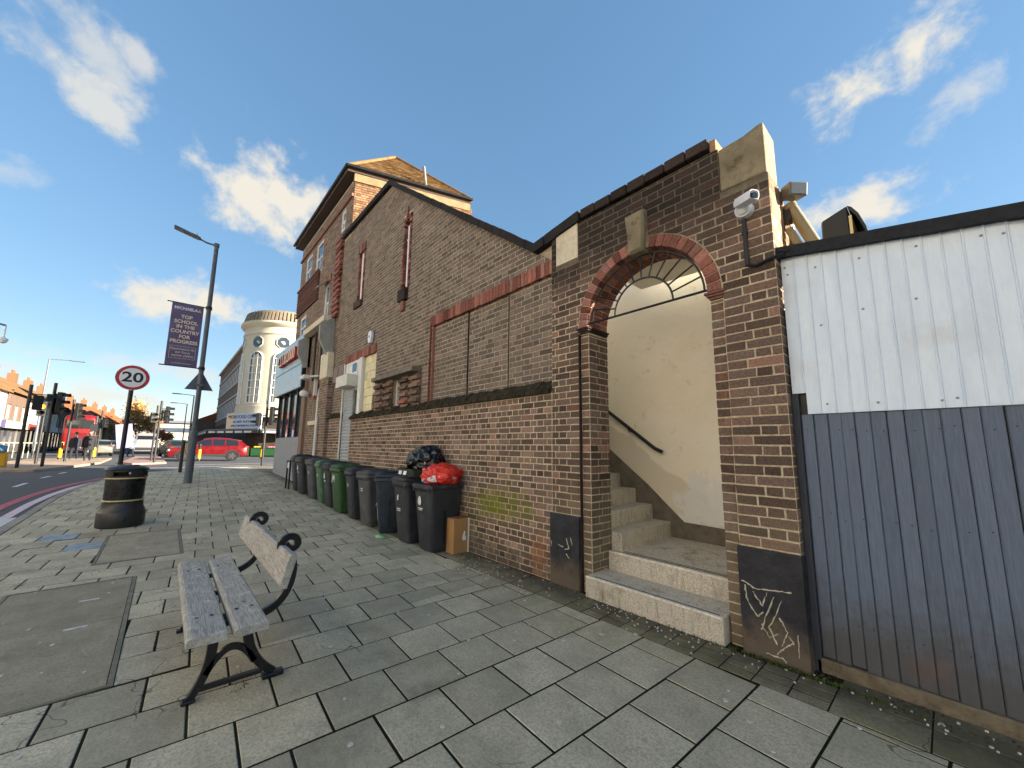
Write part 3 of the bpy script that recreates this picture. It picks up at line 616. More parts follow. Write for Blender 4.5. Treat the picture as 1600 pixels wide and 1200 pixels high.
scratch([[(-2.84, .50), (-2.80, .40), (-2.86, .38)], [(-2.96, .42), (-2.88, .40)], [(-2.78, .52), (-2.76, .44)], [(-2.84, .34), (-2.80, .30)], [(-3.06, .44), (-3.05, .38)]], -.0295, .005).build('scratched_graffiti', M_CHALK, ent)
# steps, landing, stairwell
def step(mb, name, mat): return mb.build(name, mat, ent, bevel=.01)
mb = MB(); mb.box(-2.56, -1.262, -.07, .30, -.05, .195); step(mb, 'step', M_STEP)
mb = MB(); mb.box(-2.535, -1.262, .302, 1.5, -.05, .38); step(mb, 'step', M_STEP)
M_NOSE = pm('worn_nosing', (216, 210, 196), .85, .3, 30, .4, 120, .004, dirt=.6, dcol=(140, 130, 112), dscale=12)
mb = MB(); mb.box(-2.53, -1.264, .297, .318, .366, .3835); mb.build('nosing', M_NOSE, ent, bevel=.006)
mb = MB(); mb.box(-2.555, -1.264, -.0745, -.054, .181, .1985); mb.build('nosing', M_NOSE, ent, bevel=.006)
for y in (.36, .40):
    mb = MB(); mb.box(-2.40, -1.3, y, y+.016, .3805, .3815); mb.build('nosing_groove', M_GROOVE, ent)
mb = MB(); mb.box(-2.48, -1.3, -.03, -.015, .1955, .1962); mb.build('nosing_groove', M_GROOVE, ent)
for k in range(8):
    x1 = -2.42-.238*k; mb = MB(); mb.box(x1-.26 if k < 7 else x1-.9, x1, .385, 1.499, .3+.0, .38+.186*(k+1)); step(mb, 'step', M_STEP)
mb = MB(); mb.box(-5.2, -.9, 1.5, 1.56, -.05, 3.95); mb.build('back_wall', M_PLASTER, ent)
mb = MB(); mb.box(-1.10, -1.04, .38, 1.499, -.05, 3.0); mb.build('side_wall', M_PLASTER, ent)
mb = MB(); mb.prism([(-2.5, 4.02), (-2.5, 3.545), (-1.04, 3.52), (-1.04, 4.02)], lambda u, v, n: (u, n, v), .376, 1.12); mb.build('ceiling', M_PLASTER, ent)  # unseen gap left at back and stair side, shaped to admit light
mb = MB(); mb.box(-4.6, -2.56, .372, .384, .3, 3.7); mb.build('inner_wall', M_PLASTER, ent)
mb = MB(); mb.prism([(-4.55, 2.45), (-2.72, 1.0), (-2.25, .58), (-1.1, .555), (-1.1, .38), (-2.42, .38), (-4.55, 2.0)], lambda u, v, n: (u, n, v), 1.485, 1.502); mb.build('skirting', M_SKIRT, ent)
mb = MB(); mb.tube([(-2.46, 1.42, 1.43), (-2.56, 1.42, 1.475), (-3.3, 1.42, 2.03), (-4.4, 1.42, 2.85)], .024, 8); hr = mb.build('handrail', M_IRON, ent, smooth=True)
for x, z in ((-2.95, 1.75), (-3.6, 2.22)):
    mb = MB(); mb.tube([(x, 1.42, z), (x, 1.46, z-.05), (x, 1.5, z-.05)], .008, 6); mb.build('bracket', M_IRON, hr)
# fanlight grille
yb = .05
mb = MB(); mb.tube([(-2.56, yb, 2.845), (-1.12, yb, 2.845)], .012, 8); mb.build('grille_bar', M_IRON, ent)
for r in (.60, .315):
    mb = MB(); mb.tube([(AX+r*math.cos(math.pi*i/28), yb, 2.845+(.9 if r > .5 else 1)*r*math.sin(math.pi*i/28)*(1.03 if r > .5 else 1)) for i in range(29)], .010, 6); mb.build('grille_hoop', M_IRON, ent, smooth=True)
for i in range(1, 12):
    t = math.pi*i/12; mb = MB(); mb.cyl((AX+.315*math.cos(t), yb, 2.845+.315*math.sin(t)), (AX+.60*math.cos(t), yb, 2.845+.556*math.sin(t)), .008, n=6); mb.build('grille_bar', M_IRON, ent)
# CCTV camera on the pillar with its conduit
cc = thing('security_camera', 'white bullet security camera on the brick pillar above a dark conduit', 'camera', (-.92, 0, 3.4))
mb = MB(); mb.cyl((-.93, 0, 3.40), (-.93, -.05, 3.40), .068, .064, 20); mb.cyl((-.93, -.05, 3.40), (-.93, -.075, 3.41), .055, .04, 16); mb.build('mount', M_WHITEPL, cc, smooth=True)
q = Matrix.Rotation(R(58), 3, 'Z')@Matrix.Rotation(R(10), 3, 'X'); c0 = Vector((-.90, -.115, 3.425))
prof = [(-.04, -.032), (.04, -.032), (.047, 0), (.04, .032), (.022, .042), (-.022, .042), (-.04, .032), (-.047, 0)]
mb = MB(); mb.ring([[c0+q@Vector((x*s, y, z*s)) for x, z in prof] for y, s in ((.07, .8), (.055, 1), (-.10, 1), (-.105, .97))]); body = mb.build('housing', M_WHITEPL, cc, smooth=True, bevel=.006)
mb = MB(); mb.ring([[c0+q@Vector((x*.8, y, z*.8)) for x, z in prof] for y in (-.10, -.1065)]); mb.build('lens_plate', M_BLKPL, body)
mb = MB(); f0 = c0+q@Vector((0, -.106, -.005)); mb.cyl(f0, f0+q@Vector((0, -.006, 0)), .024, n=16); mb.build('lens', M_GLASSD, body)
cdt = thing('conduit', 'dark grey plastic conduit running down the pillar and along to the fence', 'conduit', (-.94, 0, 2.94))
mb = MB(); mb.box(-.955, -.925, -.022, .0, 2.93, 3.33); mb.build('trunking', M_BLKPL, cdt, bevel=.003)
mb = MB(); mb.tube([(-.94, -.014, 2.935), (-.88, -.016, 2.905), (-.80, -.016, 2.925), (-.74, -.016, 2.93), (-.68, .05, 2.96)], .013, 6); mb.build('cable', M_BLKPL, cdt)
for z in (3.0, 3.2):
    mb = MB(); mb.box(-.962, -.918, -.025, -.001, z, z+.02); mb.build('clip', M_BLKPL, cdt)

# ------------------------------------------------------------------ grey boarded fence with white cladding
fe = thing('boarded_fence', 'dark grey vertical boards below white ribbed cladding on a concrete plinth', 'fence', (0, .1, 0))
ftop = lambda x: 2.945-.165*(min(x, 1.2)+.73)
mb = MB(); mb.box(-.72, 4, .115, .16, .02, 2.6); mb.build('backing', M_BLKPL, fe)
x = -.70; i = 0
while x < 3.9:
    w = random.choice((.072, .078, .083)); zb = .087+random.uniform(-.004, .012); y = .096+random.uniform(-.004, .003); t = 1.722
    mb = MB(); mb.ring([[(a, b, z) for a, b in ((x+.0015, y+.018), (x+.0015, y+.006), (x+.009, y), (x+w-.003, y), (x+w-.001, y+.003), (x+w-.001, y+.018))] for z in (zb, t+random.uniform(-.003, .002))])
    sh = random.uniform(-.0035, .0035); mb.v = [(vx+(sh if vz > 1 else 0), vy, vz) for vx, vy, vz in mb.v]; mb.build('board', M_BOARD, fe); x += w; i += 1
mb = MB(); mb.box(-.748, -.702, .075, .14, -.02, 1.88); mb.build('edge_post', pm('dark_post', (52, 58, 68), .7, .2, 8), fe, bevel=.005)
mb = MB()
for k in range(58):
    for zz in (.32+random.uniform(-.03, .03), 1.02+random.uniform(-.03, .03), 1.6+random.uniform(-.02, .02)):
        if random.random() < .8: xx = -.70+.0775*k+.04+random.uniform(-.015, .015); mb.cyl((xx, .0975, zz), (xx, .0915, zz), .0035, .0045, 6)
mb.build('nail', pm('nail_grey', (46, 52, 62), .6, .2, 20, 0), fe, kind='stuff')
x = -.737; i = 0
while x < 3.9:
    w = .083; z0 = 1.725 if i else 1.885; mb = MB(); pts = [(x, .082), (x+w-.012, .082), (x+w-.009, .074), (x+w-.003, .074), (x+w-.0005, .082)]
    z0 = 1.725 if x > -.70 else 1.88
    mb.ring([[(a, b, z0) for a, b in pts]+[(x+w-.0005, .095, z0), (x, .095, z0)], [(a, b, ftop(a)) for a, b in pts]+[(x+w-.0005, .095, ftop(x+w)), (x, .095, ftop(x))]]); mb.build('cladding_strip', M_CLAD, fe); x += w; i += 1
mb = MB()
for (a, z) in [(-.70, 2.80), (-.715, 2.86), (-.53, 2.80), (-.29, 2.78), (-.02, 2.76), (.24, 2.72), (-.53, 2.36), (-.05, 2.42), (-.54, 1.79), (-.28, 1.78), (-.0, 1.77), (.06, 1.78), (.32, 2.7), (.5, 2.6), (.8, 2.62), (-.3, 2.42)]: mb.lathe([(.011, 0), (.011, .0), (.008, .006), (.003, .008)], (0, 0, 0), 10) if False else mb.cyl((a, .083, z), (a, .074, z), .0085, .006, 8)
mb.build('screw', pm('screw_cap', (140, 146, 150), .4, .1, 5, 0), fe)
mb = MB(); mb.box(-.735, 3.9, .075, .2, -.05, .083); mb.build('concrete_plinth', pm('rough_concrete', (112, 104, 88), .95, .35, 7, .8, 50, .015, spec=.15, dirt=.7, dcol=(58, 50, 38), dscale=4), fe, bevel=.012)
mb = MB(); mb.ring([[(a, .03, ftop(a)-.012+random.uniform(-.006, .006)), (a, .03, ftop(a)+.075), (a, .5, ftop(a)+.09), (a, .5, ftop(a)+.02)] for a in [-.77+.12*k for k in range(40)]]); mb.build('roof_edge', M_BITUMEN, fe)
mb = MB(); mb.box(-.74, 3.9, .165, 3.0, -.05, 2.55); mb.build('roof_sun_block', M_BITUMEN, fe)  # flat roof filled down to the ground, unseen, to stop sun leaking through
mb = MB(); mb.ring([[(-.755, .02+.0, 2.985), (-.748, .3, 2.975), (-.748, .7, 3.02), (-.748, 1.1, 3.2)], [(-.66, .02, 2.96), (-.62, .3, 2.955), (-.66, .7, 2.97), (-.70, 1.1, 3.1)]], closed=False, caps=False); mb.build('flashing', M_BITUMEN, fe)
# vent cowl, pipe, floodlight behind the fence top
vc = thing('vent_cowl', 'black hooded roof vent standing behind the white cladding', 'vent', (-.45, 1.0, 2.6))
hood = [(.75, 3.62), (.98, 3.60), (1.12, 3.55), (1.22, 3.46), (1.3, 3.3), (1.3, 2.6), (.75, 2.6)]
mb = MB()
prof = [(-.60, 2.6), (-.585, 3.50), (-.58, 3.53), (-.40, 3.60), (-.36, 3.57), (-.32, 3.45), (-.28, 3.3), (-.26, 2.6)]
mb.prism(prof[:4]+[(-.40, 2.6)], lambda u, v, n: (u, n, v), .9, 1.5); mb.build('hood', M_BLKMETAL, vc, bevel=.01)
mb = MB(); mb.ring([[(u, y, v) for u, v in ((-.40, 3.60), (-.37, 3.575), (-.33, 3.50), (-.29, 3.36), (-.275, 3.25), (-.29, 3.25), (-.305, 3.35), (-.345, 3.48), (-.385, 3.555))] for y in (.9, 1.5)]); mb.build('cowl_lip', M_BLKMETAL, vc)
mb = MB(); mb.box(-.395, -.375, .9, 1.4, 2.6, 3.5); mb.build('cream_edge', pm('cream_paint', (206, 190, 140), .6, .1, 5, .1), vc)
pp = thing('pipe', 'cream plastic waste pipe slanting down beside the brick pillar', 'pipe', (-.62, .45, 3.0))
mb = MB(); mb.cyl((-.70, .40, 3.50), (-.54, .50, 3.05), .045, n=16); mb.cyl((-.715, .39, 3.53), (-.70, .40, 3.49), .053, n=16); mb.build('tube', pm('cream_plastic', (136, 126, 96), .5, .12, 8, .1, dirt=.3), pp, smooth=True)
mb = MB(); mb.cyl((-.545, .497, 3.065), (-.52, .512, 2.99), .05, n=16); mb.build('rubber_end', M_BLKPL, pp, smooth=True)
pc = thing('cable_bundle', 'bundle of pale cables hanging behind the pillar over the roof edge', 'cables', (-.70, .4, 3.0))
for k in range(4): mb = MB(); mb.tube([(-.735+.012*k, .34, 3.30), (-.70+.014*k, .36+.01*k, 3.18), (-.66+.015*k, .40, 3.08), (-.60+.016*k, .42, 2.99)], .010, 6); mb.build('cable', pm('cream_plastic', (136, 126, 96)), pc, smooth=True)
fl = thing('floodlight', 'grey floodlight fixed to the sunlit side of the brick pillar', 'floodlight', (-.72, .4, 3.55))
mb = MB(); mb.box(-.752, -.70, .36, .46, 3.38, 3.50); mb.build('bracket', M_BLKMETAL, fl, bevel=.006)
c0 = Vector((-.66, .34, 3.60)); q = Matrix.Rotation(R(50), 3, 'Z')@Matrix.Rotation(R(8), 3, 'X')
mb = MB(); mb.ring([[c0+q@Vector((x*s, y, z*s)) for x, z in ((-.075, -.055), (.075, -.055), (.075, .055), (-.075, .055))] for y, s in ((.10, .6), (.05, .95), (-.05, 1), (-.055, .97))]); h_ = mb.build('housing', pm('grey_lamp_body', (108, 106, 100), .5, .15, 10, .1), fl, bevel=.008)
mb = MB(); mb.ring([[c0+q@Vector((x*.85, y, z*.8)) for x, z in ((-.075, -.055), (.075, -.055), (.075, .055), (-.075, .055))] for y in (-.053, -.058)]); mb.build('lamp_glass', glass('lamp_glass', (96, 98, 98), .12), h_)

# ------------------------------------------------------------------ side building: low front wall, gable wall with blind panel
sb = thing('gabled_side_building', 'long brown brick gabled wall with slit windows and a blind brick panel', 'building', (-6.5, .3, 0))
SLOPE = lambda x: 7.62 if x < -8.2 else (7.62-(x+8.2)*(7.62-4.02)/(8.2-3.36) if x < -3.36 else 4.02)
SLOPE.xs = [-8.2, -3.36]
uh = [(-6.02, -3.0, 2.0, 3.64), (-6.13, -3.0, 3.64, 3.825), (-10.145, -9.655, 5.05, 6.81), (-7.465, -7.055, 4.72, 6.40), (-10.62, -8.55, -.2, 3.825), (-8.36, -6.38, 2.0, 2.93)]
def gable_clip(p):
    a = (7.62-4.02)/(8.2-3.36); p = clip(p, a, 1, 7.62-a*8.2-.02); return clip(p, 0, 1, 7.6) if p else None
sets = [(lay(-9.78, -3.07, 0, 2.1, 'english'), FY(0), M_BLOW)]
sets += [(lay(-11.43, -3.07, 2.25, 7.62, 'flemish', uh, gable_clip, ph=.07), FY(.06), M_BUP)]
sets += [(lay(-6.02, -4.965, 2.2, 3.64, 'flemish', ph=.1), FY(.10), M_BUP), (lay(-4.945, -3.975, 2.2, 3.64, 'flemish', ph=.03), FY(.108), M_BUP), (lay(-3.955, -3.0, 2.2, 3.64, 'flemish', ph=.17), FY(.095), M_BUP)]
sets += [(lay(-12.0, -10.5, .1, 2.2, 'english'), FY(0), M_BLOW), (lay(.003, .24, .1, 2.2, 'stretch'), FX(-10.5), M_BLOW)]
sets += [(lay(-11.42, -10.62, 0, 3.8, 'flemish', ph=.07), FY(.058), M_BUP)] if False else []
bricks(sets, sb)
cm = core(-11.42, -3.075, 2.0, SLOPE, [h for h in uh], .0635, .45)
core(-11.42, -10.62, -.1, lambda x: 2.0, [], .0635, .45, cm); core(-6.02, -4.955, 2.0, lambda x: 3.64, [], .1035, .44, cm); core(-4.955, -3.965, 2.0, lambda x: 3.64, [], .1115, .44, cm); core(-3.965, -3.0, 2.0, lambda x: 3.64, [], .0985, .44, cm); core(-6.12, -3.0, 3.64, lambda x: 3.823, [], .07, .44, cm)
cm.build('wall', M_MUP, sb)
mb = core(-9.775, -3.07, -.1, lambda x: 2.13, [], .0035, .06); mb.box(-9.6, -3.07, .06, .44, -.1, 2.12); core(-11.995, -10.505, -.1, lambda x: 2.2, [], .0035, .24, mb); mb.build('low_wall', M_MLOW, sb)
for x0, x1, z0 in ((-9.80, -3.075, 2.11), (-12.02, -10.48, 2.2)):
    x = x0; mb = MB()
    while x < x1-.03:
        j = random.uniform(-.012, .012); k = random.uniform(-.012, .012); w = min(.072, x1-x-.004)
        mb.prism([(-.045+j, z0), (-.045+j, z0+.05+k), (.075, z0+.165+k), (.12, z0+.165+k), (.12, z0)], lambda u, v, n: (n, u, v), x, x+w, random.random()); x += .075
    mb.build('coping', M_COPE, sb, kind='stuff')
mb = MB(); 
for x in (-6.03, -4.955, -3.965): mb.box(x-.004, x+.004, .085, .2, 2.2, 3.63)
mb.build('movement_joint', M_BLKPL, sb, kind='stuff')
mb = MB(); mb.box(-6.025, -6.012, .055, .11, 2.2, 3.63); mb.build('red_closer', M_BRED, sb)
# soldier courses
def soldiers(x0, x1, z0, z1, y, parent, mat=M_BRED, p=.0755):
    n = round((x1-x0)/p)
    for i in range(n):
        a = x0+(x1-x0)*i/n; j = random.uniform(-.005, .002); mb = MB(); mb.box(a+.004, a+(x1-x0)/n-.004, y+j, y+.05, z0+random.uniform(-.006, .004), z1); mb.build('lintel_brick', mat, parent, bevel=.004, seg=1)
soldiers(-6.13, -3.0, 3.63, 3.822, .045, sb); soldiers(-10.61, -8.54, 3.62, 3.822, .04, sb)
mb = MB(); mb.cyl((-6.065, .04, 2.26), (-6.065, .04, 3.66), .014, n=8); mb.box(-6.08, -6.03, .02, .07, 2.93, 2.95); mb.build('thin_red_pipe', pm('red_oxide', (110, 52, 40), .8, .2, 8), sb)
# gable coping
def cop(p, q, n, mat, w=.08):
    for i in range(n):
        a = [p[k]+(q[k]-p[k])*i/n for k in (0, 1)]; b = [p[k]+(q[k]-p[k])*(i+1)/n for k in (0, 1)]; j = random.uniform(-.008, .008)
        mb = MB(); mb.prism([(a[0]+.002, a[1]), (b[0]-.002, b[1]), (b[0]-.002, b[1]+.13+j), (a[0]+.002, a[1]+.13+j)], lambda u, v, n_: (u, n_, v), -.03+j, .5); mb.build('coping_tile', mat, sb)
cop((-11.45, 7.58), (-8.2, 7.58), 14, M_BLACKTILE); cop((-8.2, 7.58), (-3.36, 3.98), 28, M_BLACKTILE); cop((-3.36, 3.98), (-2.62, 4.09), 4, M_BLACKTILE)
mb = MB(); mb.prism([(-8.25, 7.2), (-3.3, 3.5), (-3.3, 3.9), (-8.25, 7.55)], lambda u, v, n: (u, n, v), 1.7, 6); mb.build('roof', pm('tawny_roof', (142, 108, 66), .9, .2, 6), sb)
mb = MB(); mb.box(-11.4, -3.1, 5.8, 6, 0, 3.5); mb.build('rear_wall', M_BUP, sb)
# slit windows
def slit(x0, x1, z0, z1):
    t = MB(); t.box(x0, x1, .13, .15, z0, z1); w = t.build('slit_window', M_GLASSD, sb)
    mb = MB(); mb.box(x0+.05, x0+.15, .10, .129, z0, z1-.02); mb.build('frame', M_FRAME, w); mb = MB(); mb.box(x0, x0+.05, .105, .129, z1-.34, z1-.31); mb.build('glazing_bar', M_FRAME, w)
    for k in range(int((z1-z0)/.075)):
        z = z0+k*.075; e = .09 if k % 2 else .05
        for a, b in ((x0-e, x0-.002), (x1+.002, x1+e)):
            mb = MB(); mb.box(a+.003, b, .048, .168, z+.004, z+.071); mb.build('jamb_brick', M_BRED, w)
    return w
w1 = slit(-10.05, -9.75, 5.2, 6.6); w2 = slit(-7.37, -7.15, 4.72, 6.2)
soldiers(-10.15, -9.65, 6.6, 6.81, .045, sb)
for i in range(7):
    a, b = math.pi*i/7+.03, math.pi*(i+1)/7-.03; mb = MB(); mb.prism([(-7.26+r*math.cos(t), 6.19+r*math.sin(t)) for r, t in ((.108, a), (.21, a), (.21, b), (.108, b))], lambda u, v, n: (u, n, v), .045, .168); mb.build('arch_brick', M_BRED, w2)
mb = MB(); mb.box(-7.285, -7.235, .03, .1, 6.38, 6.58); mb.build('key_brick', M_BRED, w2)
mb = MB(); mb.box(-10.16, -9.66, -.01, .168, 5.04, 5.195); mb.build('sill', M_BDARK, w1, bevel=.01)
mb = MB(); mb.box(-7.42, -7.10, -.03, .168, 4.45, 4.715); mb.build('sill', M_BDARK, w2, bevel=.012); mb = MB(); mb.box(-7.33, -7.20, .0, .1, 4.24, 4.449); mb.build('sill_corbel', M_BRED, w2, bevel=.01)
for a in (( -10.19, -9.60, 5.0, 6.85), (-7.49, -7.02, 4.68, 6.44)):
    mb = MB(); mb.box(a[0], a[1], .1905, .25, a[2], a[3]); mb.build('reveal_back', M_BDARK, sb)
# ledge over three small windows between rusticated piers
mb = MB(); mb.prism([(-.13, 2.85), (-.13, 2.93), (.1, 3.0), (.1, 2.84)], lambda u, v, n: (n, u, v), -8.30, -6.42); lg = mb.build('ledge', pm('grey_ledge', (120, 114, 98), .95, .3, 10, .5, 60, .008, dirt=.6, dcol=(66, 62, 48)), sb, bevel=.012)
mb = MB(); mb.box(-8.36, -6.38, .2, .24, 2.2, 2.95); mb.build('recess_back', M_BDARK, sb)
for x0, x1 in ((-8.36, -8.02), (-7.86, -7.55), (-7.14, -6.84), (-6.68, -6.38)):
    mb = MB(); mb.box(x0, x1, .05, .199, 2.2, 2.85); mb.build('pier_core', M_MUP, sb)
    for k in range(9):
        z = 2.22+k*.07; e = .03 if k % 2 else 0
        mb = MB(); mb.box(x0-e/2, x1+e/2, .03-e*2.2, .06, z, z+.062); mb.build('pier_brick', M_BRED if random.random() < .15 else M_BLOW, sb)
for x0, x1 in ((-8.02, -7.86), (-7.55, -7.14), (-6.84, -6.68)):
    mb = MB(); mb.box(x0, x1, .175, .199, 2.2, 2.85); wd = mb.build('small_window', M_GLASS, sb)
    mb = MB(); mb.box(x0, x0+.045, .12, .174, 2.2, 2.82); mb.box(x0+.046, x1, .13, .174, 2.2, 2.24); mb.build('frame', M_FRAME, wd)
# shuttered doorway with tiled cream panel, white posts, small window
mb = MB(); mb.box(-10.62, -8.55, .30, .34, -.1, 3.84); mb.build('doorway_back', M_WHITE, sb)
mb = MB()
for k in range(34): mb.ring([[(x, y, z) for y, z in ((.03, .1+k*.083), (.012, .1+k*.083+.04), (.03, .1+k*.083+.081), (.06, .1+k*.083+.081), (.06, .1+k*.083))] for x in (-10.44, -9.785)])
mb.build('roller_shutter', pm('grey_shutter', (160, 164, 166), .5, .1, 6, .1, dirt=.3), sb)
M_TILEC = pm('cream_tile', (216, 204, 158), .35, .1, 8, .1, piece=.12, dirt=.2)
for i in range(4):
    for k in range(7):
        if (i, k) in ((3, 0), (3, 1)): continue
        x0 = -9.30+i*.178; z0 = 2.24+k*.198; mb = MB(); mb.box(x0+.004, x0+.174, .10, .13, z0+.004, z0+.194); mb.build('cream_tile', M_TILEC, sb, bevel=.003, seg=1)
mb = MB(); mb.box(-9.31, -8.56, .125, .30, 2.2, 3.63); mb.build('tile_backing', M_BDARK, sb)
for x0, x1 in ((-9.52, -9.33), (-10.62, -10.56)):
    mb = MB(); mb.box(x0, x1, .02, .2, 2.3 if x0 < -10 else 2.2, 3.63); mb.build('white_post', M_WHITE, sb, bevel=.01)
mb = MB(); mb.box(-10.5, -9.53, .05, .10, 2.86, 3.63); mb.build('white_panel', M_WHITE, sb); mb = MB(); mb.cyl((-10.47, -.01, .1), (-10.47, -.01, 2.9), .02, n=6); mb.build('thin_white_pipe', M_WHITE, sb); mb = MB(); mb.box(-10.0, -9.65, .03, .049, 3.28, 3.58); wd = mb.build('vent_window', M_FRAME, sb)
mb = MB(); mb.box(-9.96, -9.69, .02, .0295, 3.32, 3.54); mb.build('pane', M_GLASSD, wd)
mb = MB(); mb.box(-10.42, -9.60, -.22, .19, 2.93, 3.22); mb.build('shutter_box', pm('stained_white_box', (206, 204, 194), .6, .08, 5, .15, dirt=.6, dcol=(140, 134, 116), dscale=4), sb, bevel=.01)
for x0 in (-11.46, -11.0):
    mb = MB(); mb.box(x0, x0+.40, -.0, .055, 3.20, 3.62); mb.build('meter_box', pm('meter_box', (120, 104, 96), .6, .2, 5), sb, bevel=.01)
al = thing('alarm_box', 'white hexagonal burglar alarm box above the red brick lintel', 'alarm', (-8.83, .06, 3.95))
mb = MB(); mb.prism([(-8.93, 3.98), (-8.88, 3.86), (-8.78, 3.86), (-8.73, 3.98), (-8.73, 4.10), (-8.79, 4.16), (-8.87, 4.16), (-8.93, 4.10)], lambda u, v, n: (u, n, v), -.03, .05); mb.build('cover', M_WHITEPL, al, bevel=.02)
mb = MB(); mb.cyl((-8.83, -.03, 4.02), (-8.83, -.034, 4.02), .03, n=12); mb.build('strobe', pm('blue_lens', (70, 90, 140), .3), al)

# ------------------------------------------------------------------ tall corner block with club front
tb = thing('corner_block', 'three storey brown brick corner block with hipped tiled roof and tile hung bay', 'building', (-14, 1, .2))
wins = [(-15.92, -15.12, 7.5, 8.6), (-14.55, -13.76, 7.45, 8.6), (-11.92, -11.55, 7.98, 8.64), (-16.1, -15.3, 5.45, 6.24), (-13.08, -12.64, 5.38, 6.62)]
th = [w for w in wins] + [(-16.75, -13.9, 6.4, 7.46), (-13.5, -12.46, 2.2, 3.45)]
sets = [(lay(-16.72, -10.95, .1, 9.25, 'flemish', th+[(-11.43, -10.0, -1, 7.55)]), FY(.055), M_BTALL)]
sk = lambda u, v, n: (-10.93+u*.316-n*.95, .06+u*.949+n*.3, v)
sets += [(lay(0, 3.6, 7.0, 9.3, 'flemish'), sk, M_BSUNLIT)]
bricks(sets, tb, 120)
cm = core(-16.71, -10.96, -.1, lambda x: 9.3, th+[(-11.43, -10.0, -1, 7.5)], .0585, .5); cm.build('wall', M_MUP, tb)
mb = MB(); mb.prism([(-10.955, .065), (-9.86, 3.38), (-10.4, 3.5), (-16.7, 3.6), (-16.7, .5), (-11.5, .5)], lambda u, v, n: (u, v, n), 0.1, 9.29); mb.build('rear_mass', pm('mortar_sunlight_tint', (196, 176, 138), .95, .1, 20), tb)  # mortar behind the side bricks, painted with the same sunlit warmth
def window(x0, x1, z0, z1, y, parent, bars=1, mid=True, cols=2):
    mb = MB(); mb.box(x0+.04, x1-.04, y+.045, y+.075, z0+.04, z1-.04); g_ = mb.build('window', M_GLASS, parent); fr = MB()
    for a, b, c, d in ((x0, x0+.07, z0, z1), (x1-.07, x1, z0, z1), (x0+.07, x1-.07, z0, z0+.08), (x0+.07, x1-.07, z1-.07, z1)): fr.box(a, b, y+.012, y+.08, c, d)
    if mid: fr.box(x0+.07, x1-.07, y+.022, y+.07, (z0+z1)/2-.03, (z0+z1)/2+.03)
    for k in range(1, cols): xx = x0+(x1-x0)*k/cols; fr.box(xx-.015, xx+.015, y+.026, y+.07, z0+.08, (z0+z1)/2-.03 if mid else z1-.07)
    fr.build('frame', M_FRAME, g_); return g_
for w in wins: window(*w, .06, tb)
mb = MB()                                                     # top-hung casement standing open
q0 = Vector((-13.08, .04, 6.72)); mb.add([q0, q0+Vector((.45, 0, 0)), q0+Vector((.42, -.36, -.32)), q0+Vector((-.02, -.36, -.32))], [(0, 1, 2, 3)]); mb.build('open_casement', M_FRAME, tb)
o = tb.children[-1]; md = o.modifiers.new('s', 'SOLIDIFY'); md.thickness = .04
soldiers(-13.2, -12.5, 6.66, 6.88, .03, tb)
M_TILEH = pm('tile_hanging', (98, 66, 52), .9, .25, 9, .4, 60, .006, piece=.25)
for k in range(9):
    z = 6.42+k*.115; mb = MB(); mb.prism([(.045, z), (-.01, z), (.02, z+.125), (.05, z+.125)], lambda u, v, n: (n, u, v), -16.74, -13.92); mb.build('tile_course', M_TILEH, tb)
mb = MB(); mb.box(-16.76, -13.9, -.03, .05, 7.46, 7.52); mb.box(-16.76, -10.94, .0, .05, 8.74, 8.83); mb.build('string_course', M_BRED, tb)
mb = MB(); mb.box(-16.75, -13.9, .052, .12, 6.4, 7.46); mb.build('tile_backing', M_TILEH, tb)
for k in range(30):                                            # red quoins of the pilaster
    z = 5.2+k*.085
    if z > 7.7: break
    mb = MB(); mb.box(-11.92, -11.46+(.0 if k % 2 else -.06), -.03-(.0 if k % 2 else .02), .05, z, z+.075); mb.build('quoin_brick', M_BRED, tb)
for a, b, c, d in ((-12.32, -11.52, .15, 3.4),):
    cm = MB(); cm.box(a+.004, b-.004, -.0965, .05, c, d); cm.build('pilaster', M_MUP, tb)
    bricks([(lay(a, b, c, d, 'flemish'), FY(-.1), M_BTALL), (lay(-.1, .05, c, d, 'stretch'), FX(b), M_BTALL)], tb, 40)
mb = MB(); mb.box(-12.3, -11.6, -.13, .05, 3.405, 4.15); mb.build('pilaster_cap', M_STONEC, tb, bevel=.015)
def console(X, name='console'):
    mb = MB(); mb.prism([(.05, 5.25), (-.06, 5.20), (-.36, 4.95), (-.35, 4.52), (-.13, 4.07), (.05, 4.07)], lambda u, v, n: (n, u, v), X-.12, X); mb.build(name, pm('grey_stucco', (150, 152, 146), .8, .1, 6, .2, dirt=.3), tb, bevel=.01)
console(-11.75); console(-14.2)
mb = MB(); mb.box(-14.2, -11.87, -.25, .0, 5.12, 5.3); mb.build('fascia_cornice', M_STONEC, tb, bevel=.02)
for x in (-13.4, -12.7): mb = MB(); mb.cyl((x, -.03, 3.5), (x, -.03, 5.1), .035, n=8); mb.build('downpipe', M_BLKMETAL, tb)
mb = MB(); mb.cyl((-12.1, -.16, .15), (-12.1, -.16, 2.3), .04, n=8); mb.build('downpipe', M_WHITE, tb)
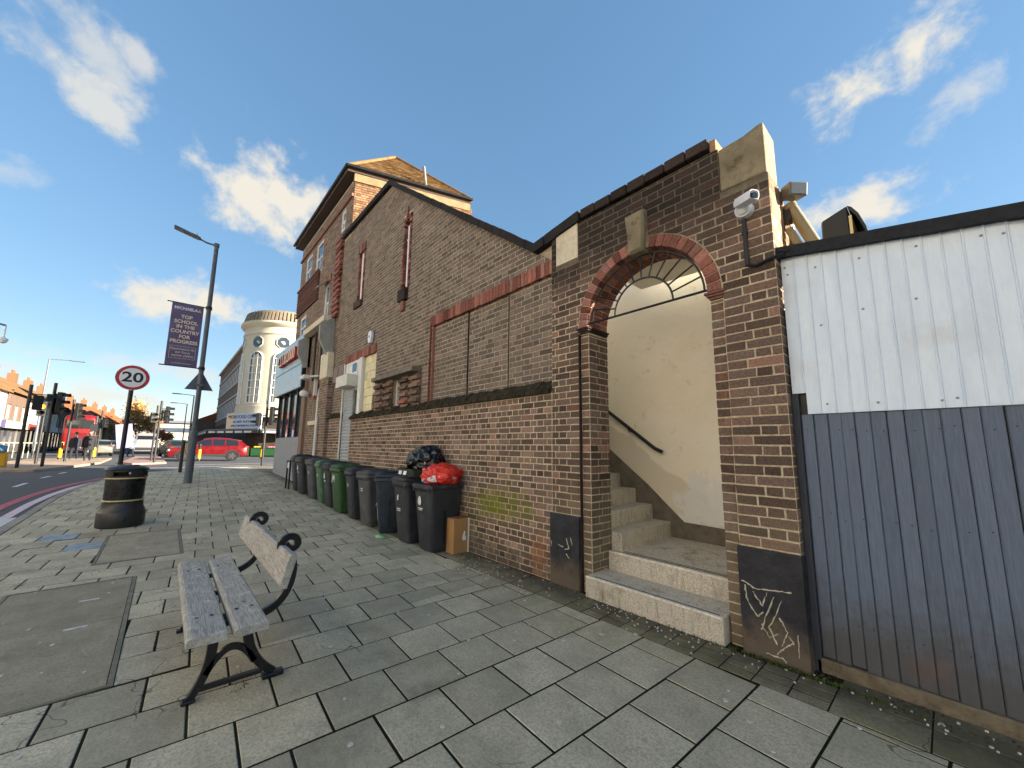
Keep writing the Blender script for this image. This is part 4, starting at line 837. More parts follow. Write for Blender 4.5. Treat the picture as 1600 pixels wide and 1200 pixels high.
# arched window
mb = MB(); mb.prism([(-13.42, 2.25), (-12.54, 2.25)]+[(-12.98+.44*math.cos(t*math.pi/10), 2.95+.44*math.sin(t*math.pi/10)) for t in range(11)], lambda u, v, n: (u, n, v), .2, .24); aw = mb.build('arched_window', M_GLASS, tb)
mb = MB(); mb.tube([(-13.4, .17, 2.27), (-13.4, .17, 2.95)]+[(-12.98-.42*math.cos(t*math.pi/10), .17, 2.95+.42*math.sin(t*math.pi/10)) for t in range(1, 10)]+[(-12.56, .17, 2.95), (-12.56, .17, 2.27)], .035, 6); mb.cyl((-12.98, .17, 2.27), (-12.98, .17, 3.36), .025, n=6); mb.cyl((-13.4, .17, 2.95), (-12.56, .17, 2.95), .025, n=6); mb.build('frame', M_FRAME, aw)
for i in range(13):
    a, b = math.pi*i/13+.015, math.pi*(i+1)/13-.015; mb = MB(); mb.prism([(-12.98+r*math.cos(t), 2.93+r*math.sin(t)) for r, t in ((.45, a), (.60, a), (.60, b), (.45, b))], lambda u, v, n: (u, n, v), .03, .2); mb.build('arch_brick', M_BRED, aw)
mb = MB(); mb.box(-13.55, -12.4, -.04, .2, 2.1, 2.22); mb.build('sill', M_STONEC, aw)
# roof
def tri_roof(pts, faces, name, mat): mb = MB(); mb.add(pts, faces); return mb.build(name, mat, tb)
A_, B_, C_, D_ = (-17.1, -.16, 9.62), (-10.95, -.16, 9.62), (-9.8, 3.45, 9.62), (-17.15, 4.2, 9.62); E1, E2 = (-12.75, 2.0, 12.15), (-15.2, 2.0, 12.15)
M_ROOFT = NM('clay_roof_tiles'); m = M_ROOFT; p = m.pos(); col = m.mix(m.rng(m.noise(3, 5, .6, p), .3, .7), lin((104, 80, 52)), lin((134, 106, 70))); col = m.mix(m.rng(m.noise(22, 5, .7, p), .55, .7, 0, .5), col, lin((74, 58, 38))); M_ROOFT = m.fin(col, .9, m.noise(40, 4, .6, p), .4, .01, spec=.15)
M_ROOFD = pm('soffit_dark', (74, 60, 52), .8, .2, 8)
rf = tri_roof([A_, B_, C_, D_, E1, E2], [(0, 1, 4, 5), (1, 2, 4), (2, 3, 5, 4), (3, 0, 5)], 'roof', M_ROOFT)
def tiles(p0, p1, q0, q1, n):            # tile courses as stepped strips between eave p0-p1 and ridge q0-q1
    mb = MB(); p0, p1, q0, q1 = map(Vector, (p0, p1, q0, q1)); nr = (p1-p0).cross((q0+q1)/2-p0).normalized()
    if nr.z < 0: nr = -nr
    for k in range(n):
        a0, a1 = p0.lerp(q0, k/n), p1.lerp(q1, k/n); b0, b1 = p0.lerp(q0, (k+1.15)/n), p1.lerp(q1, (k+1.15)/n)
        w = (a1-a0).length; m_ = max(1, int(w/.17))
        for i in range(m_):
            t0, t1 = i/m_+.004, (i+1)/m_-.004; j = random.uniform(.02, .034)
            mb.add([a0.lerp(a1, t0)+nr*j, a0.lerp(a1, t1)+nr*j, b0.lerp(b1, t1)+nr*.006, b0.lerp(b1, t0)+nr*.006, a0.lerp(a1, t0), a0.lerp(a1, t1)], [(0, 1, 2, 3), (0, 4, 5, 1)], random.random())
    mb.build('roof_tiles', M_ROOFT, rf, kind='stuff')
tiles(B_, C_, E1, E1, 28); tiles(A_, B_, E2, E1, 28)
for p0, p1 in ((B_, E1), (C_, E1)):
    mb = MB(); mb.tube([p0, p1], .07, 8); mb.build('hip_tile', M_ROOFT, rf)
mb = MB(); mb.add([A_, B_, C_, D_]+[(x, y, z-.16) for x, y, z in (A_, B_, C_, D_)], [(4, 5, 6, 7), (0, 1, 5, 4), (1, 2, 6, 5)]); mb.build('eaves', M_ROOFD, rf)
mb = MB(); mb.tube([(-17.15, -.2, 9.60), (-10.9, -.2, 9.60)], .05, 8); mb.tube([(-10.9, -.2, 9.60), (-9.74, 3.45, 9.60)], .05, 8); mb.build('gutter', M_BLKMETAL, rf)
mb = MB(); mb.prism([(-10.97, .03), (-10.90, .03), (-9.79, 3.4), (-9.9, 3.4)], lambda u, v, n: (u, v, n), 9.2, 9.44); mb.build('fascia_board', pm('weathered_fascia', (140, 120, 88), .85, .2, 6, .3, dirt=.5), rf)
mb = MB(); mb.cyl((-10.25, 2.0, 9.6), (-10.35, 1.95, 10.35), .05, n=8); mb.build('vent_pipe', pm('grey_pipe', (120, 116, 108), .6), rf)
# ground floor shopfront and club sign
M_CLUB = pm('club_panel', (150, 178, 196), .4, .08, 4, .05, 40, .002, spec=.5, dirt=.2, dcol=(96, 110, 120), dscale=2)
mb = MB(); mb.box(-18.35, -14.6, .0, .6, .2, 1.75); pl_ = mb.build('stall_riser', pm('grey_render', (142, 146, 152), .8, .1, 5, .2, 60, .003, dirt=.35, dcol=(104, 104, 104)), tb, bevel=.01)
mb = MB(); mb.box(-18.3, -14.65, .05, .12, 1.77, 3.5); gl_ = mb.build('shop_glass', glass('shop_glass', (70, 74, 80), .03), tb)
for x in (-18.3, -17.3, -16.3, -15.3, -14.62): mb = MB(); mb.box(x-.04, x+.04, -.02, .13, 1.75, 3.5); mb.build('mullion', M_BLKMETAL, gl_)
mb = MB(); mb.box(-14.58, -14.2, -.03, .06, .2, 5.2); mb.build('pier', M_BTALL, tb)
cs = thing('club_sign_box', 'pale blue panelled fascia box with raised red and white letters CLUB 2000', 'sign', (-16.3, -.2, 4.3))
for z0, z1 in ((3.42, 4.22), (4.25, 5.26)):
    for x0, x1 in ((-18.6, -17.16), (-17.15, -15.71), (-15.70, -14.3)): mb = MB(); mb.box(x0, x1-.005, -.18, -.15, z0, z1); mb.build('panel', M_CLUB, cs)
mb = MB(); mb.box(-18.58, -14.31, -.149, .05, 3.40, 5.28); mb.build('box', M_BLKPL, cs)
M_RED = pm('sign_red', (176, 44, 38), .45, .1, 5, 0); M_CREAM = pm('sign_cream', (226, 204, 176), .5, .05, 5, 0)
text('CLUB2000', .62, M_RED, cs, (-16.1, -.26, 4.66), (1, 0, 0), (0, 0, 1), .07, sx=1.0); text('CLUB2000', .60, M_CREAM, cs, (-16.1, -.335, 4.66), (1, 0, 0), (0, 0, 1), .004, sx=1.0)
lm = thing('wall_floodlight', 'white floodlight on a bracket above the arched window', 'floodlight', (-13.2, -.1, 3.5))
mb = MB(); mb.tube([(-12.5, -.1, 3.56), (-13.1, -.3, 3.58)], .03, 6); mb.build('arm', M_WHITE, lm)
mb = MB(); mb.obox((-13.1, -.32, 3.56), (.22, .1, .06), 0); mb.build('head', M_WHITE, lm, bevel=.02)
mb = MB(); mb.box(-12.98, -12.9, -.09, -.0, 3.0, 3.5); mb.build('ballast', M_WHITE, lm)
l2 = thing('dome_lamp', 'white round bulkhead lamp beside the arched window', 'lamp', (-13.9, -.05, 3.15)); mb = MB(); mb.lathe([(.02, -.1), (.12, -.09), (.15, 0), (.12, .08), (.02, .1)], (-13.9, -.12, 3.15), 14); mb.build('globe', M_WHITEPL, l2, smooth=True)
# unseen neighbour building, added to shade the pavement
nb = thing('added_shade_building', 'unseen plain brick building added beyond the fence to shade the pavement', 'building', (12, .1, 0))
mb = core(4.0, 26, -.1, lambda x: 4.0, [(4.5+i*3.6, 7.4+i*3.6, .4, 2.6) for i in range(6)], .1, .5); mb.box(4.0, 26, .5, 8, -.1, 3.98); mb.build('wall', M_BUP, nb)
for i in range(6): mb = MB(); mb.box(4.5+i*3.6, 7.4+i*3.6, .3, .34, .4, 2.6); mb.build('shop_window', M_GLASS, nb)
mb = MB(); mb.box(3.95, 26.05, .0, 8, 4.0, 4.12); mb.build('coping', M_STONEC, nb)
# ------------------------------------------------------------------ bench
bn = thing('park_bench', 'weathered grey slatted bench with scrolled black iron ends facing the road', 'bench', (-3.6, -2.95, 0))
def slat(y0, y1, z0, z1, tilt, x0, x1, name='seat_slat'):
    cy_, cz = (y0+y1)/2, (z0+z1)/2; M = Matrix.Rotation(tilt, 3, 'X'); mb = MB(); hy, hz_ = (y1-y0)/2, (z1-z0)/2; rings = []
    prof = [(-hy, -hz_), (hy, -hz_), (hy, hz_*.5), (hy-.008, hz_), (-hy+.022, hz_), (-hy+.007, hz_-.006), (-hy, hz_-.022)]
    n = 15
    for k in range(n): 
        x = x0+(x1-x0)*k/(n-1); s = random.uniform(-.0015, .0015); rings.append([(x, cy_+(M@Vector((0, a, b)))[1], cz+s*(1 if b > 0 else .2)+(M@Vector((0, a, b)))[2]) for a, b in prof])
    mb.ring(rings); return mb.build(name, M_SLAT, bn, bevel=.003)
slat(-3.175, -2.995, .405, .452, R(-1.5), -2.72, -4.47); slat(-2.972, -2.805, .412, .457, R(3), -2.70, -4.45)
BT = R(76); slat(-2.73-.095, -2.73+.095, .71-.022, .71+.022, BT, -2.70, -4.46, 'back_slat')
for x in (-3.02, -4.15):
    t_ = .017
    def bar(name, path, w0=.024): 
        mb = MB(); rings = []
        pts = [Vector((x, y, z)) for y, z in path]
        for i, p in enumerate(pts):
            d = (pts[min(i+1, len(pts)-1)]-pts[max(i-1, 0)]).normalized(); n_ = Vector((0, -d.z, d.y)); w = w0 if not callable(w0) else w0(i/(len(pts)-1))
            rings.append([p+n_*w+Vector((t_, 0, 0)), p+n_*w*1.15, p+n_*w-Vector((t_, 0, 0)), p-n_*w-Vector((t_, 0, 0)), p-n_*w*1.15, p-n_*w+Vector((t_, 0, 0))])
        mb.ring(rings); return mb.build(name, M_IRON, bn, smooth=True)
    bez = lambda a, b, c, n=14: [((1-t)**2*a[0]+2*t*(1-t)*b[0]+t*t*c[0], (1-t)**2*a[1]+2*t*(1-t)*b[1]+t*t*c[1]) for t in [k/n for k in range(n+1)]]
    bar('leg', bez((-3.03, .40), (-3.01, .14), (-3.115, .02)), lambda t: .026-.008*t)
    bar('leg', bez((-2.86, .40), (-2.87, .16), (-2.70, .03)), lambda t: .026-.006*t)
    bar('brace', bez((-3.05, .13), (-2.93, .36), (-2.81, .13)), .016)
    mb = MB(); mb.box(x-.022, x+.022, -3.13, -2.83, .375, .404); mb.build('seat_rail', M_IRON, bn, bevel=.004)
    mb = MB(); mb.box(x-.02, x+.02, -3.08, -2.76, .045, .068); mb.build('stretcher', M_IRON, bn, bevel=.004)
    mb = MB(); mb.box(x-.03, x+.03, -2.76, -2.64, -.002, .03); mb.build('foot', M_IRON, bn, bevel=.01)
    mb = MB(); mb.box(x-.028, x+.028, -3.15, -3.085, -.002, .022); mb.build('foot', M_IRON, bn, bevel=.008)
    arm = bez((-2.86, .385), (-2.64, .40), (-2.63, .64), 10)+[(-2.64, .72)]
    sp = [(-2.655+(.062-.010*k/6)*math.cos(a) if 0 else -2.66+ (.065*(1-k/20))*math.cos(a), .775+(.065*(1-k/20))*math.sin(a)) for k, a in [(k, R(215)-R(-28)*0-R(28)*k) for k in range(0, 16)]]
    bar('scroll_arm', arm+[(-2.70, .745), (-2.715, .79)]+[(-2.655+(.062*(1-k/17))*math.cos(R(165-27*k)), .80+(.062*(1-k/17))*math.sin(R(165-27*k))) for k in range(0, 15)], lambda t: .022-.012*max(0, t-.5))
for x in (-3.02, -4.15):
    for y in (-3.12, -3.05, -2.93, -2.85):
        mb = MB(); mb.lathe([(0, .006), (.009, .004), (.011, 0), (0, 0)], (x, y, .452 if y < -2.99 else .4575), 8); mb.build('bolt', M_IRON, bn)
# ------------------------------------------------------------------ litter bin
lb = thing('litter_bin', 'round black litter bin with gold bands and domed lid by the kerb', 'litter bin', (-9.5, -3.8, gz(-9.5)), local=True)
M_BINP = pm('black_bin_plastic', (40, 40, 40), .42, .12, 6, .12, 120, .002, spec=.5, dirt=.2, dcol=(78, 74, 68)); M_GOLD = pm('gold_band', (196, 178, 128), .4, .08, 5, 0, spec=.6)
mb = MB(); mb.lathe([(.0, 0), (.292, 0), (.305, .03), (.305, .235), (.297, .25), (.262, .325), (.258, .40), (.0, .40)], n=40); mb.build('base', M_BINP, lb, smooth=True)
mb = MB(); mb.lathe([(.0, .401), (.250, .401), (.256, .79), (0, .79)], n=40); mb.build('drum', pm('black_bin_gloss', (20, 20, 21), .28, .1, 4, .03, 60, .001, spec=.6), lb, smooth=True)
for z in (.42, .79): mb = MB(); mb.lathe([(.25, z), (.266, z), (.266, z+.022), (.25, z+.022)], n=40); mb.build('gold_band', M_GOLD, lb, smooth=True)
mb = MB()
def arc(r0, r1, z0, z1, a0, a1, n=8): mb.ring([[(r*math.cos(a0+(a1-a0)*k/n), r*math.sin(a0+(a1-a0)*k/n), z) for r, z in ((r0, z0), (r1, z0), (r1, z1), (r0, z1))] for k in range(n+1)])
for k in range(4):
    c = R(-12+90*k); arc(.22, .268, .813, .93, c+R(24), c+R(66)); arc(.22, .27, .813, .835, c-R(24), c+R(24)); arc(.2, .262, .905, .935, c-R(24), c+R(24))
mb.build('slotted_collar', M_BINP, lb)
mb = MB(); mb.lathe([(.0, .93), (.275, .93), (.282, .945), (.27, .965), (.22, .99), (.16, 1.0), (.15, 1.015), (.0, 1.018)], n=40); mb.build('lid', M_BINP, lb, smooth=True)
mb = MB(); mb.lathe([(0, .79), (.2, .79), (.2, .93), (0, .93)], n=24); mb.build('inner_liner', pm('liner_dark', (10, 10, 10), .9, .1, 5, 0), lb)
for c in (R(-120),):
    mb = MB(); pts = [(.2565, c-R(18), .70)]; path = []
    for k in range(28):
        t = 2*math.pi*k/28; u = .085*max(-1, min(1, 1.5*math.cos(t))); v = .028*max(-1, min(1, 1.3*math.sin(t))); a = c+u/.257*1.0; path.append((.2572*math.cos(a), .2572*math.sin(a), .655+v))
    mb.tube(path+[path[0]], .004, 6); mb.build('badge_outline', M_CREAM, lb)
    text('LITTER', .036, M_CREAM, lb, (.259*math.cos(c), .259*math.sin(c), .655), (-math.sin(c), math.cos(c), 0), (0, 0, 1), .001)
mb = MB(); a = R(10); mb.obox((.265*math.cos(a), .265*math.sin(a), .885), (.003, .012, .016), a); mb.build('lock_plate', M_WHITE, lb)
mb = MB(); a = R(12); mb.obox((.304*math.cos(a), .304*math.sin(a), .13), (.004, .014, .04), a); mb.build('door_catch', M_BLKPL, lb)

# ------------------------------------------------------------------ wheelie bins
def rrect(w, d, r, z, cx=0, cy=0, n=4):
    out = []
    for sx, sy, a0 in ((1, 1, 0), (-1, 1, 90), (-1, -1, 180), (1, -1, 270)):
        for k in range(n+1): a = R(a0+90*k/n); out.append((cx+sx*(w/2-r)+r*math.cos(a), cy+sy*(d/2-r)+r*math.sin(a), z))
    return out
def bin_mat(name, c): return pm(name, c, .46, .25, 5, .2, 160, .002, spec=.5, dirt=.6, dcol=tuple(min(255, int(v*1.5+20)) for v in c), dscale=4.5, piece=.12)
M_BIN = {'black': bin_mat('bin_charcoal', (44, 47, 52)), 'blue': bin_mat('bin_blue_black', (38, 48, 60)), 'grey': bin_mat('bin_grey', (70, 71, 75)), 'green': bin_mat('bin_green', (44, 76, 42)), 'pale': bin_mat('bin_pale_green', (70, 104, 80))}
def wheelie(x, y, col, label, rz=0, w=.54, d=.58, lid=True, logo=0, sc_=1.0, lidcol=None):
    rz += R(random.uniform(-4, 4)); y += random.uniform(-.02, .015); t = thing('wheelie_bin', label, 'wheelie bin', (x, y, gz(x)), rz, 'wheelie bins lined up along the brick wall', local=True); M = M_BIN[col]; h = .93
    b = MB(); b.ring([rrect(w*.70, d*.66, .05, .012, 0, .03), rrect(w*.74, d*.70, .06, .05, 0, .03), rrect(w*.88, d*.90, .05, h*.86, 0, .01), rrect(w*.90, d*.92, .05, h-.03)]); b.build('body', M, t, smooth=True)
    b = MB(); b.ring([rrect(w*.96, d*.97, .05, h-.06), rrect(w, d, .055, h-.05), rrect(w, d, .055, h-.005), rrect(w*.97, d*.97, .05, h+.003)]); b.build('rim', M, t, smooth=True)
    b = MB()
    for k in range(7): xx = -w*.38+k*w*.76/6; b.box(xx-.012, xx+.012, -d*.475, -d*.43, h-.10, h-.055)
    b.build('comb_ridge', M, t)
    for s in (-1, 1):
        b = MB(); b.cyl((s*(w*.33), d*.40, .10), (s*(w*.33+.05), d*.40, .10), .10, n=18); b.build('wheel', M_BLKPL, t, smooth=True)
    b = MB(); b.cyl((-w*.42, d*.52, h-.03), (w*.42, d*.52, h-.03), .016, n=8); b.build('handle', M, t)
    b = MB(); b.box(w*.435, w*.452, -.03, .0, .12, h*.62); b.build('seam', M_BLKPL, t)
    if lid:
        L = MB(); Ml = M_BIN[lidcol or col]
        L.ring([rrect(w*1.0, d*.98, .06, h+.004), rrect(w*1.02, d*1.0, .06, h+.02), rrect(w*1.01, d*.99, .06, h+.045), rrect(w*.9, d*.86, .06, h+.065), rrect(w*.5, d*.5, .06, h+.078)]); lo = L.build('lid', Ml, t, smooth=True); lo.rotation_euler = (R(random.uniform(-1.5, .8)), R(random.uniform(-1, 1)), R(random.uniform(-2, 2)))
        for s in (-1, 1): g = MB(); g.tube([(s*w*.27, -d*.36, h+.066), (s*w*.27, -d*.18, h+.088), (s*w*.25, d*.2, h+.09), (s*w*.2, d*.36, h+.07)], .014, 6); g.build('lid_rib', Ml, lo, smooth=True)
    else:
        L = MB(); L.ring([rrect(w*.9, d*.9, .05, h+.0025), rrect(w*.86, d*.86, .05, h+.0035)]); L.build('opening', pm('liner_dark', (10, 10, 10)), t)
    if logo:
        zl = .70; yl = -d*.43; g = MB()
        if logo == 1: 
            g.prism([(-.045*math.cos(a)*(1-.25*math.sin(a))-.05, zl+.065*math.sin(a)) for a in [2*math.pi*k/14 for k in range(14)]], lambda u, v, n: (u, yl+.075*(0.86-v)*.16/.16*.5-.02+n, v), 0, .004)
            g.box(-.11, .02, yl-.0, yl+.004, zl-.115, zl-.10); g.box(-.09, .0, yl+.004, yl+.008, zl-.135, zl-.125)
        if logo == 2: g.box(-.07, -.01, yl+.003, yl+.02, zl-.04, zl-.015); g.box(-.07, .0, yl+.003, yl+.02, zl-.07, zl-.055)
        if logo == 3: g.prism([(-.09, zl), (-.05, zl+.02), (-.055, zl-.07), (-.08, zl-.06)], lambda u, v, n: (u, yl+n, v), -.004, .01); g.box(-.09, .03, yl+.004, yl+.014, zl-.20, zl-.185); g.box(-.09, .03, yl+.006, yl+.016, zl-.225, zl-.215)
        if logo == 4: 
            for a_, b_ in (((-.16, .66), (-.10, .78)), ((-.10, .78), (-.07, .68)), ((-.07, .68), (-.02, .77)), ((-.02, .77), (-.01, .64)), ((-.14, .70), (-.16, .62))): g.tube([(a_[0], yl-.0, a_[1]), (b_[0], yl-.0, b_[1])], .012, 5)
        g.build('printed_logo', M_WHITE, t)
    return t
BY = -.31
wheelie(-5.06, BY, 'black', 'open charcoal wheelie bin overfilled with a red bag, beside the cardboard box', lid=False, logo=1, rz=R(-3))
wheelie(-5.74, BY, 'black', 'charcoal wheelie bin with a recycling tray and black sack on its lid', logo=3, rz=R(-2))
w3 = wheelie(-6.62, BY, 'blue', 'blue black wheelie bin scuffed with white paint above the green litter', rz=R(-26), w=.58)
mb = MB(); mb.tube([(-.215, -.21, .66), (-.21, -.205, .5), (-.205, -.205, .44), (-.21, -.20, .3), (-.2, -.185, .15)], [.004, .008, .014, .007, .003], 5); mb.tube([(-.205, -.215, .45), (-.15, -.235, .43), (-.11, -.235, .44)], [.014, .008, .003], 5); mb.build('paint_splash', M_WHITE, w3)
wheelie(-7.28, BY, 'grey', 'grey wheelie bin half hidden behind the scuffed blue black bin', logo=2, w=.50)
wheelie(-8.02, BY, 'black', 'charcoal wheelie bin with faded print to the right of the large green bin', logo=2, w=.50)
wheelie(-8.82, BY, 'green', 'large green wheelie bin with white scrawl on its front', logo=4, w=.62)
wheelie(-9.52, BY, 'black', 'narrow charcoal wheelie bin between the two green bins', logo=1, w=.48)
wheelie(-10.18, BY, 'pale', 'pale green wheelie bin with a bright lid, the smaller of two green bins', logo=2, w=.46, lidcol='pale')
wheelie(-10.93, BY, 'grey', 'grey wheelie bin next to the pale green bin with faint print', logo=2, w=.54)
wheelie(-11.9, BY, 'black', 'charcoal wheelie bin with a round white logo near the row end', logo=1, w=.58)
wheelie(-12.55, BY, 'blue', 'blue black wheelie bin at the end of the row by the black frame', logo=0, w=.46)
fr = thing('metal_frame', 'small black metal frame standing at the end of the bin row', 'frame', (-13.1, -.4, gz(-13.1)))
for dx, dy in ((-.2, -.15), (.15, -.15), (-.2, .2), (.15, .2)): mb = MB(); mb.box(-13.1+dx-.025, -13.1+dx+.025, -.4+dy-.02, -.4+dy+.02, gz(-13.1), .98); mb.build('leg', M_BLKMETAL, fr)
mb = MB(); mb.box(-13.33, -12.92, -.58, -.18, .98, 1.02); mb.build('top', M_BLKMETAL, fr); mb = MB(); mb.box(-13.15, -12.94, -.585, -.575, .80, .96); mb.build('notice', M_WHITE, fr)
# sacks: lumpy crumpled meshes
def sack(name, label, cat, c, s, mat, seed, squash=1.0, crump=.12, group=None):
    t = thing(name, label, cat, (c[0], c[1], c[2]), local=True); import bmesh
    from mathutils import noise as mnz
    bm = bmesh.new(); bmesh.ops.create_icosphere(bm, subdivisions=5, radius=1)
    for v in bm.verts:
        d = v.co.normalized(); n = mnz.noise(d*1.3+Vector((seed, 0, 0)))*.22 + (abs(mnz.noise(d*2.6+Vector((0, seed, 0))))-.25)*-.35 + (.5-abs(mnz.noise(d*6+Vector((0, 0, seed)))))*crump + (.5-abs(mnz.noise(d*13+Vector((seed, 2, seed)))))*crump*.12
        v.co = Vector((d.x*s[0], d.y*s[1], d.z*s[2]))*(1+n)
        if v.co.z < -s[2]*.6: v.co.z = -s[2]*.6+ (v.co.z+s[2]*.6)*.15
    me = bpy.data.meshes.new(name); bm.to_mesh(me); bm.free(); me.materials.append(mat)
    for pl in me.polygons: pl.use_smooth = True
    o = bpy.data.objects.new('bag_film', me); COL.objects.link(o); o.parent = t; o.location = (0, 0, s[2]*.65); return t
M_SACK = pm('black_polythene', (12, 13, 15), .3, .1, 8, .25, 16, .012, spec=.5); 
m = NM('red_polythene'); p = m.obj(); col = m.mix(m.rng(m.noise(6, 5, .7, p), .35, .6), lin((176, 22, 16)), lin((226, 60, 40))); zz = m.math('ADD', m.math('SUBTRACT', m.sep(p)[0], m.math('MULTIPLY', m.sep(p)[2], 1.9)), m.math('MULTIPLY', m.noise(9, 5, .7, p), .25))
M_REDSACK = m.fin(col, .3, m.noise(12, 4, .6, p), .4, .012, spec=.5)
sack('rubbish_sack', 'black plastic rubbish sack heaped on top of the second bin', 'rubbish bag', (-5.62, -.20, 1.10), (.36, .24, .22), M_SACK, 3.1)
rs = sack('rubbish_bag', 'red plastic bag bulging out of the open wheelie bin', 'rubbish bag', (-5.03, -.26, .93), (.30, .26, .165), M_REDSACK, 8.4, crump=.14)
for k, (dx, dy, dz, s_, mt) in enumerate(((.10, -.20, .06, .09, M_WHITEPL), (-.02, -.23, .04, .075, pm('pale_blue_film', (150, 176, 206), .4, .2, 8)), (.2, -.12, .07, .08, M_WHITEPL), (.22, .03, .05, .07, pm('pale_pink_film', (206, 176, 176), .4, .2, 8)), (-.12, -.21, .02, .05, M_SACK))):
    q = sack('tmp', '', '', (0, 0, 0), (s_, s_*.8, s_*.7), mt, 2.2*k+1, crump=.3); ch = q.children[0]; ch.parent = rs; ch.name = 'packaging'; ch.location = (dx, dy, dz+.02); bpy.data.objects.remove(q)
tr = thing('recycling_tray', 'dark green recycling tray with two white stickers on the bin lid', 'tray', (-5.66, -.36, 1.0))
mb = MB(); mb.ring([rrect(.50, .32, .03, 1.005, -5.66, -.36), rrect(.56, .38, .03, 1.12, -5.66, -.36), rrect(.53, .35, .03, 1.12, -5.66, -.36), rrect(.48, .30, .03, 1.02, -5.66, -.36)]); mb.build('tub', pm('tray_green', (50, 62, 50), .55, .15, 6, .1), tr, smooth=True)
for x in (-5.80, -5.64): mb = MB(); mb.obox((x, -.545, 1.065), (.05, .002, .035), Matrix.Rotation(R(-14), 3, 'X')); mb.build('sticker', M_WHITEPL, tr)
bt = thing('plastic_bottle', 'orange capped plastic bottle standing between the sack and the red bag', 'bottle', (-5.36, -.36, .98)); mb = MB(); mb.lathe([(.0, 0), (.035, 0), (.037, .13), (.03, .17), (.014, .2), (.014, .22), (0, .22)], (-5.36, -.36, 1.01), 14); mb.build('bottle_body', pm('orange_bottle', (206, 128, 96), .35, .1, 8, 0), bt, smooth=True)
mb = MB(); mb.lathe([(0, .22), (.017, .22), (.017, .245), (0, .245)], (-5.36, -.36, 1.01), 12); mb.build('cap', M_WHITEPL, bt)
cb = thing('cardboard_box', 'upright brown cardboard box with a torn white label beside the end bin', 'cardboard box', (-4.755, -.12, 0))
M_CARD = pm('cardboard', (168, 130, 86), .85, .06, 3, .15, 90, .002, spec=.2, dirt=.15, dcol=(130, 98, 62))
mb = MB(); mb.box(-4.85, -4.662, -.262, -.005, .0, .465); mb.build('carton', M_CARD, cb, bevel=.004)
mb = MB(); mb.box(-4.84, -4.67, -.20, -.0, .466, .473); mb.build('flap', pm('cardboard_edge', (126, 92, 58), .9, .1, 5), cb)
mb = MB(); mb.prism([(-.115, .17), (-.06, .165), (-.055, .20), (-.075, .24), (-.07, .28), (-.09, .30), (-.10, .26), (-.12, .22)], lambda u, v, n: (n, u, v), -4.6615, -4.660); mb.build('torn_label', M_WHITEPL, cb)
mb = MB(); mb.box(-4.664, -4.655, -.028, -.004, 0, .465); mb.build('white_edge', M_WHITE, cb)
gl = thing('crumpled_packet', 'crumpled bright green packet on the paving against a bin', 'litter', (-6.2, -.6, 0), local=True)
q = sack('tmp', '', '', (0, 0, 0), (.11, .04, .022), pm('green_film', (128, 180, 140), .4, .2, 12), 5.5, crump=.4); ch = q.children[0]; ch.parent = gl; ch.name = 'packet_film'; bpy.data.objects.remove(q); gl.location = (-6.25, -.62, 0); gl.rotation_euler[2] = R(12)
# loose litter and gum spots: uncountable
mb = MB()
def speck(x, y, r, z=.0035):
    n = random.randint(5, 8); ph = random.random()*6; h = z if r > .02 else z+.002
    pts = [(x+r*random.uniform(.6, 1.2)*math.cos(ph+2*math.pi*k/n), y+r*random.uniform(.6, 1.2)*math.sin(ph+2*math.pi*k/n)*random.uniform(.5, 1)) for k in range(n)]
    mb.prism(pts, lambda u, v, w: (u, v, gz(u)+w), 0, h)
for k in range(400):
    x = random.uniform(-12, 1.2); y = random.uniform(-5, -.4); speck(x, y, random.uniform(.006, .02))
for k in range(110):
    x = random.gauss(-3.9, .55); y = min(-.06, random.gauss(-.38, .18)); speck(x, y, random.uniform(.003, .010), .006)
for k in range(45): speck(random.uniform(-.9, .9), random.gauss(-.05, .08), random.uniform(.003, .010), .006)
for k in range(60): speck(random.uniform(-2.4, -1.0), -.1-abs(random.gauss(0, .1)), random.uniform(.003, .008), .006)
mb.build('gum_and_paper_litter', pm('litter_white', (190, 190, 182), .8, .2, 40, .1), label='scattered white gum spots and paper scraps on the paving', cat='litter', kind='stuff')
mb = MB()
for k in range(900):
    x = random.choice((random.gauss(-.70, .28), random.gauss(-.95, .22), random.uniform(-2.6, 0))); y = -.04-abs(random.gauss(0, .035)); 
    if random.random() < .05: x, y = random.uniform(-3.2, -2.95), random.uniform(-2.75, -2.95)
    a = random.uniform(0, 6.3); h = random.uniform(.008, .028); w = .0035
    mb.add([(x-w*math.cos(a), y-w*math.sin(a), 0), (x+w*math.cos(a), y+w*math.sin(a), 0), (x+random.uniform(-.012, .012), y+random.uniform(-.012, .012), h)], [(0, 1, 2)])
mb.build('moss_and_weeds', pm('moss_green', (70, 84, 34), .95, .3, 20, 0), label='low moss and weeds along the foot of the pillar and fence', cat='moss', kind='stuff')
mb = MB()
for k in range(500):
    x = random.choice((random.gauss(-3.6, .7), random.gauss(-.3, .7), random.uniform(-12, 0))); y = -.02-abs(random.gauss(0, .06)) if x < -.8 else .07-abs(random.gauss(0, .1)); r = random.uniform(.004, .014)
    mb.add([(x+r, y, gz(x)), (x-r*.5, y+r, gz(x)), (x-r*.5, y-r, gz(x)), (x, y, gz(x)+r*.9)], [(0, 1, 3), (1, 2, 3), (2, 0, 3)])
mb.build('grit', pm('dark_grit', (64, 54, 42), .95, .4, 60, 0), label='dark grit and leaf crumbs along the foot of the wall', cat='grit', kind='stuff')

